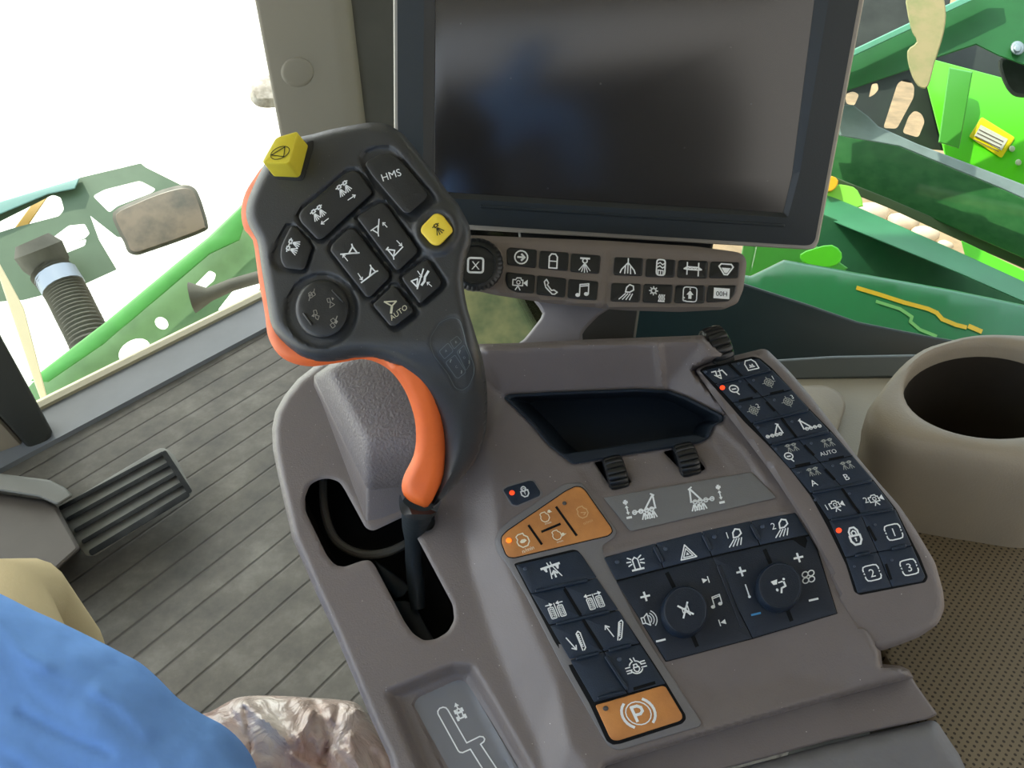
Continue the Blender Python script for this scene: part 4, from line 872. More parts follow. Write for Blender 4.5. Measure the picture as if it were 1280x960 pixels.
gkey(cr(280,130,3.556,[(592,510),(602,490),(690,437),(716,443),(858,642),(858,664),(780,738),(762,738)]),[(LADL[:1]+[LADL[0]],0,0,0,g2r,g2u)] and
 [([('L',.13,[(-.7,.35),(-.35,-.45),(.15,.35)]),('l',.13,[(-.9,.35),(.25,.35)]),('l',.13,[(-.5,-.75),(-.35,-.45)]),('l',.12,[(-.35,-.45),(.75,.95)])],473,286,10,g2r,g2u),(arrow(.5,-.8,-.3,.5,.18,.5),480.5,280.5,5.5,(.9,-.3),(-.2,-.97)),
 ([('L',.13,[(-.75,.55),(-.35,-.45),(0,.2)]),('l',.13,[(-.9,.55),(-.6,.75)]),('l',.13,[(-.35,-.45),(-.4,-.75)]),('l',.12,[(-.35,-.45),(1.0,.3)])],494,315,11,(.95,-.3),(-.3,-.95)),(arrow(-.5,.8,.4,-.6,.18,.5),499.5,304.5,5.5,(.95,-.2),(-.2,-.97))],h=.0016,th=.004,r=2.5)
gkey(cr(280,130,3.556,[(471,652),(480,625),(556,550),(580,555),(735,752),(734,775),(650,860),(630,858)]),
 [([('l',.12,[(-1,-.45),(1,-.1)]),('L',.13,[(-.1,-.25),(.35,.45),(.8,-.15)]),('l',.12,[(.3,.7),(.35,.45)])],437,313.5,12.5,g2r and (.95,.1),(-.1,-.99)),(arrow(.5,-.8,-.5,.7,.18,.5),431.5,322,5.5,(.95,-.1),(-.1,-.99)),
 ([('l',.13,[(-1,-.5),(.8,.35)]),('L',.13,[(.0,.0),(.35,.85),(.7,.3)]),('l',.12,[(.3,1.1),(.35,.85)]),('l',.12,[(.7,.3),(.95,.35)])],462,345,12,(.97,-.2),(-.2,-.98)),(arrow(-.4,.9,.3,-.8,.18,.5),450.5,346,5.5,(.9,-.3),(-.2,-.97))],h=.0016,th=.004,r=2.5)
gkey(cr(280,130,3.556,[(790,770),(890,690),(908,694),(964,790),(958,812),(870,890),(795,786)]),
 [([('L',.12,[(-1,.25),(-.3,.25),(-.55,-.5)]),('l',.12,[(-.55,-.7),(.5,.95)]),('l',.2,[(0,-.5),(.35,-.25),(.5,.15),(.95,.55)])],526,350,12.5,(.9,-.35),(-.2,-.97)),(arrow(-.4,.9,.3,-.7,.18,.5),525,343,5.5,(.9,-.3),(-.2,-.97)),(arrow(.7,-.9,-.4,.6,.2,.6),536,355,4.5,(.9,-.3),(-.2,-.97))],h=.0016,th=.004,r=3)
gkey(cr(460,340,8,[(52,320),(240,142),(278,148),(448,370),(448,408),(278,540),(222,542),(57,345)]),
 [([('L',.16,[(-.9,.7),(.7,.7),(.05,.1)]),('l',.26,[(.05,.1),(-.15,-.8)])],489.5,383.5,9.5,(.98,-.05),(-.1,-1)),([('t','AUTO',0,0,1)],498,390.5,9.2,(.8,-.6),(-.5,-.86))],h=.0016,th=.004,r=3,pm=CREAM)
gkey(ell(402.5,386,34,37,40),[( [('L',.1,rbox(-.45,-.3,.1,.25,.1)),('L',.1,rbox(-.3,-.0,.2,.55,.1)),('L',.1,rbox(.1,-.3,.6,.3,.1)),('l',.1,[(.5,.1),(1,.6)]),('l',.1,[(-.9,-.5),(-.4,-.1)])],389.5,369,7.5,g2r,g2u),
 ([('L',.1,rbox(-.6,.1,-.1,.8,.1)),('f',[(.3,.9),(.7,.6),(.3,.3)]),('L',.1,[(-.1,.1),(.5,-.5),(-.5,-.9)])],414,378,7,(.95,-.2),(-.25,-.96)),
 ([('L',.1,rbox(-.2,.1,.35,.9,.1)),('f',[(-.3,.3),(-.8,.0),(-.3,-.3)]),('L',.1,[(-.1,.1),(.6,-.3),(.2,-.9),(-.1,-.6)])],394.5,394,7,(.95,-.2),(-.25,-.96)),
 ([('L',.1,rbox(-.8,-.7,-.2,0,.1)),('L',.1,rbox(-.3,-.1,.3,.6,.1)),('f',[(0,-.1),(.5,.3),(.6,-.3),(.1,-.5)]),('l',.14,[(.4,.1),(1,.5)])],417.5,402.5,7.5,g2r,g2u)],h=.0030,th=.006,bev=.0022,bpx=5,r=0,pm=mat('grey_print',(150,148,140),.6,.3),name='round_pad')
for p,q in (((415,362),(430,378)),((379,391),(390,406))):
    mb=MB(); ridge(mb,GR,.0030,p,q,3,.0010); mb.build('pad_ridge',GRIPK,lev)
gkey(cr(420,260,8,[(847,215),(860,180),(975,62),(1020,52),(1070,75),(1162,200),(1168,240),(1040,372),(1000,380),(950,360),(850,245)]),[(SPRAY1,547.5,286.5,10,g2r,g2u)],mt=YEL2,pm=CHAR,h=.0030,th=.006,bev=.0012,bpx=2.4,r=6,name='yellow_spray_key')
# side key film
mb=MB(); hf_=lambda x,y:hg(x,y)-.0006
def hsd(x,y):
    d=float(dist([(x,y)],GOs)[0]); t=min(max((y-400)/120,0),1); spx=13+22*t; A=.007+.010*t; z=hgr(x,y)
    if d<spx: k=1-d/spx; z-=A*(1-math.sqrt(max(0,1-k*k)))
    return z+.0008
SL=mat('side_film_line',(88,98,98),.5,.4); 
flat_mesh(mb,[q for pts in ([cr(480,380,8,[(460,400),(465,330),(560,180),(680,130),(760,160),(800,300),(820,400),(870,530),(900,620),(900,700),(850,820),(780,868),(710,840),(640,700),(500,520)])]) for q in strk(dens(rnd(pts,4,3),4),.55,True)],GR,hsd,0)
for pts in ([(555,470),(640,390),(690,460),(685,480),(605,550),(560,490)],[(660,375),(730,320),(775,370),(770,385),(700,450)],[(620,580),(710,510),(815,670),(810,690),(745,742),(720,735),(625,600)],[(730,480),(800,410),(850,520),(860,600),(820,665)]):
    flat_mesh(mb,strk(dens(rnd(cr(480,380,8,pts),1.2,2),4),.7,True),GR,hsd,0)
for s_,x,y in (('A',557.5,438.5),('B',570,427.5),('C',570.5,458.5),('D',580.5,447)): flat_mesh(mb,prims(fr(x,y,4.2,(.9,-.4),(-.35,-.93)),[('t',s_,0,0,1)],4.2),GR,hsd,1)
for x,y,a0 in ((565.5,452,100),(574.5,465,-60),(577,440.5,100),(584,452.5,-60)): flat_mesh(mb,prims(fr(x,y,3.4,(.9,-.4),(-.35,-.93)),[('a',.3,0,0,.8,a0,a0+75)],3.4),GR,hsd,1)
mb.build('side_key_film',[SL,mat('side_film_print',(120,128,122),.5,.4)],lev)
# yellow stop button: block with three visible faces
mb=MB()
top=[(326.5,203.5),(334,188),(346,172),(369.5,164.5),(375,165),(367,203),(361,206)]
T4=[(327,204),(345,172),(373,164),(362,205)]; hT=[.024,.017,.017,.024]
B4=[(341,222),(352,196),(387,181),(376,223.5)]
tt=rnd(T4,5,4); bb=rnd(B4,5,4)
rg=[[GR(x,y,-.001) for x,y in bb],[GR(x*.08+a_*.92,y*.08+b_*.92,.0145) for (x,y),(a_,b_) in zip(bb,tt)],[GR(x,y,.0165) for x,y in tt],[GR(x,y,.0172) for x,y in inset(tt,1.6)]]
loft(mb,rg); sym(mb,[('c',.07,0,0,.9,.9),('L',.08,[(-.42,.72),(-.42,-.72),(.82,.0)])],GR,.0173,350,191,12,(.62,-.75),(-.90,-.12) )
mb.build('stop_button',[YEL,CHAR],lev,40)
mb=MB(); slab(mb,rnd([(334,216),(350,190),(392,174),(392,184),(379,226),(345,224)],4,3),GR,.0006,.004,.0004,1,0,0); mb.build('button_recess',GRIPD,lev)
# ------------------------------------------------------------------ monitor
mon=thing('display_monitor','large dark touchscreen monitor with black bezel above the button bar','monitor',MON(780,290,-.04))
mo=[(492,-130),(493,150),(497,284),(520,287),(1012,312.5),(1020,307),(1024,300),(1105,-130)]
mo=[(491,-130),(492.5,150),(495,270),(501,282),(1008,312),(1018,311),(1023,303),(1080,0),(1104,-130)]
mb=MB(); slab(mb,mo,MON,-.003,.030,.002,1.5,3,0); mb.build('rim',MONR,mon)
mb=MB()
bez=[(496,-126),(497,150),(500,262),(504,276),(1006,307),(1014,306),(1019,300),(1074,0),(1098,-126)]
scr=[(545,-100),(543,237),(567,241),(979,266),(990,220),(1018,0),(1030,-100)]
ho=[(531,-112),(529,120),(529,243),(545,247),(985,272),(1000,215),(1036,0),(1048,-112)]
relief(mb,dens(rnd(bez,4,3),30),MON,.0015,.010,[dens(rnd(ho,2,2),30)],40,.001,3,.004,0,0,None,True); 
ridge(mb,MON,.0012,(600,258),(981,282),4,.0012)
mb.build('bezel',MONB,mon,30)
mb=MB(); n1=rnd(ho,2,2); n2=rnd([(545,-100),(543,120),(543,234),(556,240),(979,266),(990,220),(1018,0),(1030,-100)],2,2)
vs=[MON(x,y,.0014) for x,y in n1]+[MON(x,y,-.0015) for x,y in n2]; n=len(n1)
ff=[(i,(i+1)%n,n+(i+1)%n,n+i) for i in range(n)]
ff=[f if (vs[f[1]]-vs[f[0]]).cross(vs[f[3]]-vs[f[0]]).dot(MON.n)>0 else tuple(reversed(f)) for f in ff]
mb.add(vs,ff); mb.build('inner_frame',mat('monitor_inner_frame',(36,42,44),.35,.5),mon)
SCR=mat('screen_glass',(38,37,36),.20,1.0,mott=.4,mscale=4); add_specks(SCR,110,.06,(90,92,92))
mb=MB(); slab(mb,scr,MON,-.0012,.002,.0002,.4,0,0); mb.build('screen',SCR,mon)
mb=MB(); slab(mb,[(560,-110),(980,-110),(960,240),(600,230)],MON,-.033,.03,.004,6,10,0); mb.build('rear_housing',BLACKP,mon)
# ------------------------------------------------------------------ button bar under the monitor
bar=thing('button_bar','taupe button bar with black icon keys and round ribbed knob','button panel',BARP(760,388,-.02))
bo=[(560,296),(591,294),(760,301),(870,308),(922,315),(930,319),(933.5,328),(929,362),(922,379),(904,387),(850,390),(779,388),(685,379),(620,369),(583,361),(558,352)]
mb=MB(); BH=HMap(540,280,950,400,2.0,0); BH.line([(757,318),(748,380)],1.6,3.2); BH.line([(763,318),(755,380)],-.8,2); BH.paint([(600,303),(925,326),(920,334),(600,312)],-.5,4); BH.a*=.001
hB=lambda x,y:BH(x,y)+.004
relief(mb,dens(rnd(bo,4,3),8),BARP,hB,.018,(),5,.0035,7); mb.build('housing',TAUPE2,bar,50)
o7=lambda p:cr(570,290,6.4,p); o8=lambda p:cr(750,300,6.4,p)
keys=[(o7([(405,142),(430,122),(650,142),(642,290),(408,262)]),ICARR,651.5,321.5,9.5),(o7([(672,148),(905,165),(895,312),(660,290)]),ICTANK,691.5,326,10),(o7([(920,170),(1158,188),(1145,335),(912,318)]),ICSPR,731,330.5,10),
(o7([(400,320),(635,345),(625,492),(480,482),(420,452),(397,400)]),ICCAM,650,353.5,10),(o7([(650,345),(885,372),(872,525),(640,500)]),ICPHONE,688.5,358.5,10.5),(o7([(900,375),(1140,395),(1125,548),(890,528)]),ICNOTE,728.5,362.5,11),
(o8([(115,135),(348,145),(338,290),(105,280)]),ICBOOM,785,333,10.5),(o8([(370,148),(605,158),(595,300),(360,295)]),ICTIRE,826,334.5,10.5),(o8([(628,160),(865,168),(858,308),(615,302)]),ICAXLE,866,336.5,11.5),(o8([(885,172),(1118,178),(1108,305),(870,305)]),ICHOP,907.5,337,10.5),
(o8([(92,342),(330,350),(318,498),(82,490)]),ICLAMP,783,365,10.5),(o8([(350,350),(585,358),(572,508),(340,500)]),ICGEAR,822,367.5,10.5),(o8([(605,360),(842,362),(835,508),(592,505)]),ICUPB,862.5,368,10),(o8([(862,362),(1095,362),(1080,430),(1030,490),(850,500)]),ICOOH,902,367,10.5)]
hb=lambda x,y:BH(x,y)+.0052
for pts,pr,x,y,s in keys:
    mb=MB(); slab(mb,pts,BARP,hb,.004,.0009,1.8,3.2,12); sym(mb,pr,BARP,hb,x,y,s,(.995,.07),(.05,-1))
    if pr is ICOOH: sym(mb,[('t','00H',0,0,1)],BARP,lambda a_,b_:hb(a_,b_)+.0002,x,y,8.5,(.995,.05),(.05,-1),2)
    mb.build('key',[BLACKP,WHITE,SLOT],bar)
mb=MB(); n=96
rgs=[(34,0,0),(34.5,.004,1),(33,.0085,1),(29,.0105,1),(26,.011,0),(25,.0112,0),(24,.0096,0),(22,.0096,0)]
loft(mb,[[BARP(x,y,.004+h_) for x,y in ell(595,331,r_,r_*.98,n,0,(lambda i:1-.035*(i%3==0)) if md else None)] for r_,h_,md in rgs])
sym(mb,ICX,BARP,.0137,594.5,331.5,10,(.998,.03),(.03,-1)); mb.build('rotary_knob',[BLACKP,WHITE],bar,30)
# bracket between the console and the bar
mb=MB(); slab(mb,dens(spline([(672,372),(760,380),(748,395),(738,405),(728,418),(722,440),(640,440),(655,424),(668,408),(678,392)],True,3),6),cpl(690,400,.60,(-.1,.1,1)),0,.02,.004,4,0,0)
mb.build('bracket',mat('bracket_silver_taupe',(142,138,140),.4,.5),bar)
mb=MB(); slab(mb,[(748,384),(800,384),(792,440),(716,440),(722,420),(736,402)],cpl(750,410,.63,(0,.1,1)),0,.03,.004,3,4,0); mb.build('bracket_cover',DARKG,bar)
mb=MB(); slab(mb,[(640,240),(900,250),(880,380),(660,372)],cpl(760,330,.595,(0,.2,1)),0,.02,.004,3,4,0); mb.build('support_arm',BLACKP,bar)
# ------------------------------------------------------------------ right side of the cab
mb=MB(); p0=SHELF(700,470); 
dk=Pl((0,.74,.66),(0,-1,.18))
slab(mb,dens([(738,395),(760,366),(850,332),(930,354),(1010,380),(1073,402),(1168,421),(1290,440),(1420,470),(1420,520),(1280,470),(1140,455),(738,470)],20),dk,0,.03,.004,3,4,0); structure(mb.build('wall_right_front',DARKP))
mb=MB(); slab(mb,dens([(900,452),(960,450),(1040,445),(1140,443),(1420,450),(1420,500),(1110,472),(1000,475),(900,486)],14),Pl(SHELF(1040,474),(0,-.75,.65)),0,.02,.004,3,6,0); structure(mb.build('trim_4',mat('grey_ledge',(86,94,94),.45,.5)))
shell_col=mat('shelf_beige',(160,154,138),.5,.4,bump=.2,bscale=500)
mb=MB(); slab(mb,[(860,476),(1000,472),(1112,471),(1300,480),(1420,560),(1420,690),(1122,660),(1060,760),(900,760)],SHELF,-.0,.05,.004,3,6,0)
structure(mb.build('wall_right_ledge',shell_col))
mb=MB(); slab(mb,[(960,484),(1030,481),(1050,490),(1058,505),(1052,525),(1040,560),(1000,560)],SHELF,.010,.011,.004,4,12,0); tag(mb.build('shelf_pad',BEIGE),'small rounded beige pad on the ledge between keypad and cup holder','pad')
# cup holder
CUP=horiz(.80); cup=thing('cup_holder','large beige moulded cup holder on the right ledge','cup holder',SHELF(1240,560))
ro=dens(spline([(1086,512),(1090,498),(1104,479),(1128,452),(1152,434),(1180,425),(1215,416),(1260,414),(1330,418),(1400,440),(1440,520),(1380,580),(1280,572),(1190,557),(1130,545),(1100,530)],True,3),9)
hole=ell(1240,485,108,59,48,R(3))
NC=72; hcx,hcy=1240,485
def ringat(poly,a):
    best=0; dx,dy=math.cos(a),math.sin(a)
    for k in range(len(poly)):
        x1,y1=poly[k]; x2,y2=poly[(k+1)%len(poly)]; ex,ey=x2-x1,y2-y1; den=dx*ey-dy*ex
        if abs(den)<1e-9: continue
        t_=((x1-hcx)*ey-(y1-hcy)*ex)/den; u_=((x1-hcx)*dy-(y1-hcy)*dx)/den
        if t_>best and -1e-6<=u_<=1+1e-6: best=t_
    return (hcx+dx*best,hcy+dy*best)
AN=[-2*math.pi*k/NC for k in range(NC)]
oo=[ringat(ro,a_) for a_ in AN]; hh_=[ringat(hole,a_) for a_ in AN]
O3=[CUP(x,y,0) for x,y in oo]; H3=[CUP(x,y,0) for x,y in hh_]; oc=sum(O3,Vector())/NC; hc=sum(H3,Vector())/NC
def rg_(base,c,k,z): return [Vector((v.x+(c.x-v.x)*k,v.y+(c.y-v.y)*k,z)) for v in base]
def mixr(k,z): return [Vector((a_.x*(1-k)+b_.x*k,a_.y*(1-k)+b_.y*k,z)) for a_,b_ in zip(H3,O3)]
def bandm(mb,rings,m=0):
    n=len(rings[0]); vs=[v for g in rings for v in g]
    mb.add(vs,[(k*n+i,(k+1)*n+i,(k+1)*n+(i+1)%n,k*n+(i+1)%n) for k in range(len(rings)-1) for i in range(n)],m)
mb=MB(); bandm(mb,[rg_(H3,hc,.03,.785),rg_(H3,hc,.005,.793),mixr(.08,.798),mixr(.3,.800),mixr(.72,.799),mixr(.9,.796),mixr(1.0,.789),rg_(O3,oc,.002,.780),rg_(O3,oc,.025,.770),rg_(O3,oc,.07,.735),rg_(O3,oc,.08,.69)])
mb.build('body',BEIGE,cup,60)
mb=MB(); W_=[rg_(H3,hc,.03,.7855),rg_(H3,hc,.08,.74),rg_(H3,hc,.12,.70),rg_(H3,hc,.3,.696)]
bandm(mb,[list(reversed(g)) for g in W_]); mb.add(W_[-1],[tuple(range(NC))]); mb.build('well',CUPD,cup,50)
# perforated seat
pm=mat('perforated_vinyl',(136,122,98),.6,.3); t=pm.node_tree; p=t.nodes['Principled BSDF']; g=t.nodes.new('ShaderNodeTexCoord'); sp=t.nodes.new('ShaderNodeSeparateXYZ'); t.links.new(g.outputs['Object'],sp.inputs[0])
def MM(op,a_,b_=None):
    k=t.nodes.new('ShaderNodeMath'); k.operation=op
    for i,v in enumerate([a_,b_]):
        if v is None: continue
        if isinstance(v,(int,float)): k.inputs[i].default_value=v
        else: t.links.new(v,k.inputs[i])
    return k.outputs[0]
def cellf(o1,o2):
    u=MM('SUBTRACT',MM('FRACT',MM('ADD',MM('DIVIDE',sp.outputs[0],.0052),o1)),.5); v=MM('SUBTRACT',MM('FRACT',MM('ADD',MM('DIVIDE',sp.outputs[1],.0052),o2)),.5)
    return MM('LESS_THAN',MM('ADD',MM('MULTIPLY',u,u),MM('MULTIPLY',v,v)),.028)
dd=MM('MAXIMUM',cellf(0,0),cellf(.5,.5)); mx=t.nodes.new('ShaderNodeMix'); mx.data_type='RGBA'; mx.inputs[6].default_value=(*lin((120,108,86)),1); mx.inputs[7].default_value=(*lin((60,52,40)),1)
t.links.new(dd,mx.inputs[0]); t.links.new(mx.outputs[2],p.inputs['Base Color'])
SEAT=horiz(.705)
mb=MB(); relief(mb,dens([(1075,600),(1180,600),(1500,620),(1600,1200),(1270,1300),(1190,980),(1130,900),(1095,815),(1088,700)],16),SEAT,lambda x,y:.006*math.sin((x-1000)/400*2),.07,(),12,.006,10)
tag(mb.build('passenger_seat',pm,None,60),'beige perforated vinyl passenger seat below the cup holder','seat')
mb=MB(); v=SEAT(1200,850); box(mb,(v.x+.0,v.y-.10,0),(v.x+.18,v.y+.12,.56)); structure(mb.build('wall_seat_base',DARKG))
# ------------------------------------------------------------------ outside, right: machine frame
def plate(name,pts,px,py,t,nc,th,mt,label=None,cat=None,r=0,parent=None,bev=.004,bpx=1.5,grid=0,holes=None,step=None,pl=None,h0=0):
    mb=MB(); pl=pl or cpl(px,py,t,nc)
    if holes: relief(mb,dens(rnd(pts,r,3) if r else pts,15),pl,0,th,holes,25,bev,3,th,0,hback=True)
    else: slab(mb,pts,pl,h0,th,bev,bpx,r,grid)
    o=mb.build(name,mt,parent,18)
    if label: tag(o,label,cat)
    return o,pl
N1=(-.1,.35,.93)
# fender / hood close to the glass
fd=thing('green_hood','curved green engine hood with yellow stripe outside the right glass','hood',horiz(.46)(1120,400))
FDP=Pl((.45,1.0,.50),(-.10,-.22,1))
mb=MB(); slab(mb,dens([(870,332),(938,345),(980,324.5),(1040,335),(1099,346),(1190,362),(1290,383),(1480,430),(1680,500),(1680,600),(1480,520),(1168,480),(1000,440),(870,410)],12),FDP,lambda x,y:-.0004*max(0,(y-345))**1.0*.35+.01*math.sin((x-900)/190),.03,.006,4,2,14)
mb.build('hood_panel',mat('hood_green_gloss',(22,128,68),.3,.4,coat=.25,mott=.15,mscale=5),fd,50)
fh_=lambda x,y:-.0004*max(0,(y-345))*.35+.01*math.sin((x-900)/190)+.0012
mb=MB(); 
flat_mesh(mb,strk([(1072,360),(1099,368),(1130,378),(1160,386),(1171,391),(1178,399),(1195,406),(1207,409)],4.5)+strk([(1212,408),(1226,414)],5),FDP,fh_,0)
flat_mesh(mb,strk([(1096,377),(1125,386),(1140,396),(1138,402),(1150,412),(1170,420)],3.4),FDP,fh_,1)  # pale green line is a reflection painted onto the hood
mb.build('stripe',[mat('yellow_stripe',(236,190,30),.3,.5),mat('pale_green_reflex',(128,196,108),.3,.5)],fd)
# upper green arm
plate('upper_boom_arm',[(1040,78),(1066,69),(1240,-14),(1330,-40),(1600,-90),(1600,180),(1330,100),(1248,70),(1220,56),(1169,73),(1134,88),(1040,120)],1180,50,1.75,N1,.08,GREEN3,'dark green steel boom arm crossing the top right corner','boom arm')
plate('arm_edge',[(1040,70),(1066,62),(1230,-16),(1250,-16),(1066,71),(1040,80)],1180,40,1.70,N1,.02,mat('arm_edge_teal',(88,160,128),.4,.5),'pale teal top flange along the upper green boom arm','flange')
LBP=cpl(1230,150,2.02,N1)
plate('lime_box',[(1152,82),(1169,75),(1252,97),(1330,118),(1560,190),(1560,380),(1330,272),(1272,250),(1185,210)],1230,150,2.02,N1,.05,LIME,'bright lime green box panel carrying a yellow warning sticker','panel')
plate('lime_box_flange',[(1186,84),(1216,90),(1199,186),(1173,178)],1195,130,1.97,(-.45,.3,.85),.02,LIMED,'shaded green upright flange on the lime panel','flange',pl=cpl(1195,130,1.98,(-.25,.35,.93)))  # darker green puts the panel's shade strip into the colour
stk,_=plate('warning_sticker',[(1211,171),(1227,146),(1269,172),(1252,198)],1240,172,2.005,N1,.002,mat('sticker_yellow',(246,226,20),.4,.4),'yellow bordered warning sticker on the lime green panel','sticker',3,bev=.001,pl=LBP,h0=.004)
mb=MB(); sp_=Pl(LBP.p+LBP.n*.0055,LBP.n); flat_mesh(mb,[[(1218,170),(1226,156),(1260,174),(1252,188)]],sp_,0,0); flat_mesh(mb,[q for k in range(4) for q in strk([(1224-k*2.2,162+k*4.2),(1254-k*2,177+k*4)],1.0)],sp_,.0008,1)
o=mb.build('sticker_text_block',[mat('sticker_white',(225,222,210),.5,.3),mat('sticker_lines',(110,96,84),.6,.3)],stk)
for i,(x,y) in enumerate(((1265,186),(1273,203))):
    mb=MB(); slab(mb,ell(x,y,4,4,14),LBP,.010,.02,.004,1.5,0,0); tag(mb.build('bolt_head',mat('bolt_pale_%d'%i,(190,206,170),.4,.5)),('pale bolt head just below the yellow sticker','lower pale bolt head near the grey channel')[i],'bolt')
mb=MB(); slab(mb,ell(1272,60,9,9,20),cpl(1272,60,1.72,N1),.01,.03,.005,3,0,0); slab(mb,ell(1272,60,5,5,12),cpl(1272,60,1.72,N1),.016,.02,.003,1.5,0,0); tag(mb.build('large_bolt',mat('zinc_bolt',(150,164,170),.4,.5,metal=.3)),'large round grey bolt on the upper green boom arm','bolt')
mb=MB(); rg=[]; pl_=cpl(1270,98,1.80,N1); slab(mb,spline([(1248,76),(1262,70),(1290,74),(1310,90),(1300,118),(1276,122),(1262,116),(1252,98)],True,3),pl_,0,.06,.015,5,0,0); tag(mb.build('rubber_bumper',mat('dusty_rubber',(82,86,80),.8,.2,mott=.3,mscale=20)),'dusty dark rubber bumper at the right frame edge','bumper')
plate('dark_frame_plate',[(1120,40),(1330,20),(1330,140),(1252,97),(1170,110),(1120,100)],1220,80,2.3,N1,.05,GDARK,'dark recess plate between green arm and lime panel','plate')
plate('steel_channel',[(1030,132),(1066,131),(1086,146),(1098,158),(1147,180),(1330,250),(1620,380),(1620,404),(1330,272),(1252,236),(1124,183),(1050,170)],1180,195,1.72,N1,.04,STEEL,'grey steel channel lying along the big green beam','channel')
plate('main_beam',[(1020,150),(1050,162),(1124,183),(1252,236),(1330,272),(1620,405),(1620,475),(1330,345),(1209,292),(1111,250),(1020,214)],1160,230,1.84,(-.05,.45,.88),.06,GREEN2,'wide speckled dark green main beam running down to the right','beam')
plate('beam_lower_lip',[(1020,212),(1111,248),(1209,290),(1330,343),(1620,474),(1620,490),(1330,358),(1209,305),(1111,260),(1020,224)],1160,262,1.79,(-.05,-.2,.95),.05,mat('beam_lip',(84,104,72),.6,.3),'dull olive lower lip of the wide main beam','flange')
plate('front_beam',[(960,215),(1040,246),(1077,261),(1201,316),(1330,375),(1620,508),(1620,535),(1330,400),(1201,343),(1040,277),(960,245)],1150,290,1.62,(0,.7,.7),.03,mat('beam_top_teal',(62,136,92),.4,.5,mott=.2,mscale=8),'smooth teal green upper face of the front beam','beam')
plate('front_beam_web',[(960,240),(1040,272),(1201,338),(1330,398),(1620,530),(1620,620),(1330,480),(960,400)],1150,330,1.64,(0,.1,1),.05,GREEN,'dark green web of the front beam above the hood','beam')
plate('lime_bracket',[(1201,300),(1330,362),(1330,392),(1207,323)],1240,325,1.70,N1,.04,LIME,'lime green bar showing between the two green beams','bar',2)
plate('rounded_cap',spline([(1030,240),(1042,231),(1060,232),(1072,238),(1079,258),(1060,258),(1040,250)],True,2),1055,245,1.72,N1,.04,mat('lime_cap_mat',(140,220,70),.4,.5),'small rounded lime cap between the beams beside the monitor','cap')
plate('amber_marker',spline([(1030,226),(1040,220),(1048,226),(1044,236),(1034,240)],True,2),1040,230,1.70,N1,.03,mat('amber_cap',(230,170,10),.4,.5),'tiny amber yellow cap beside the monitor edge','cap')
plate('lime_fitting',spline([(1000,318),(1018,310),(1040,306),(1052,316),(1050,328),(1038,334),(1020,334),(1004,328)],True,2),1030,320,1.42,N1,.04,LIME,'curved lime green fitting under the monitor corner','fitting')
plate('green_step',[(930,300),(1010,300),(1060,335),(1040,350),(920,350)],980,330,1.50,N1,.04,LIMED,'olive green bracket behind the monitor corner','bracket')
# sunlit ground seen through slots in a dark guard
sh=[rnd([(1104,160),(1122,104),(1134,97),(1143,108),(1142,122),(1121,161)],4,3),rnd([(1128,166),(1136,145),(1143,138),(1152,142),(1156,152),(1148,172)],4,3),rnd([(1086,122),(1090,105),(1097,104),(1098,112),(1093,118)],2,2),rnd([(1056,118),(1066,114),(1074,118),(1068,132),(1058,130)],3,2)]
plate('slotted_guard',[(1040,90),(1185,62),(1195,190),(1100,180),(1040,160)],1120,130,2.16,N1,.01,GDARK,'dark slotted guard plate left of the lime panel','guard',holes=sh)
plate('dark_tank_side',[(1030,-30),(1200,-60),(1180,40),(1100,70),(1030,80)],1100,20,2.2,N1,.05,mat('black_tank',(60,64,60),.7,.2,mott=.5,mscale=7),'dark grey tank side at the top right behind the monitor','tank')
plate('tan_reflection_plate',spline([(1134,-10),(1172,-12),(1182,10),(1180,40),(1168,80),(1160,108),(1148,108),(1138,90),(1134,64),(1146,52),(1138,34)],True,3),1155,50,1.60,N1,.01,mat('tan_reflection',(172,158,116),.6,.3,mott=.3,mscale=22,mcol=(146,150,100)),'pale tan plate standing in for a window reflection over the upper green boom arm','reflection')  # added tan plate: a window reflection built as a solid shape
for i,(x,y,s,lb) in enumerate(((1084,281,.15,'largest pale tan rock on the dirt, leftmost in the gap between the beams'),(1124,289,.12,'pale tan rock on the dirt, second from left in the beam gap'),(1152,302,.10,'pale tan rock on the dirt, third from left in the beam gap'),(1178,312,.06,'smallest pale tan rock, nearest the lime bar in the beam gap'))):
    rs=random.Random(i); c=GP(x,y); mb=MB(); rings=[]
    for k in range(7):
        ph=-.35*math.pi+k/6*.85*math.pi; rr_k=math.cos(ph)*s
        rings.append([Vector((c.x+rr_k*(1+.18*math.sin(3*a+i))*math.cos(a),c.y+rr_k*(1+.15*math.cos(2*a+i))*math.sin(a)*.8,GZ+s*.62*(math.sin(ph)+math.sin(.35*math.pi)))) for a in [2*math.pi*q/14 for q in range(14)]])
    loft(mb,rings); tag(mb.build('rock',TANR,None,60),lb,'rock','pale rocks on the dirt yard')
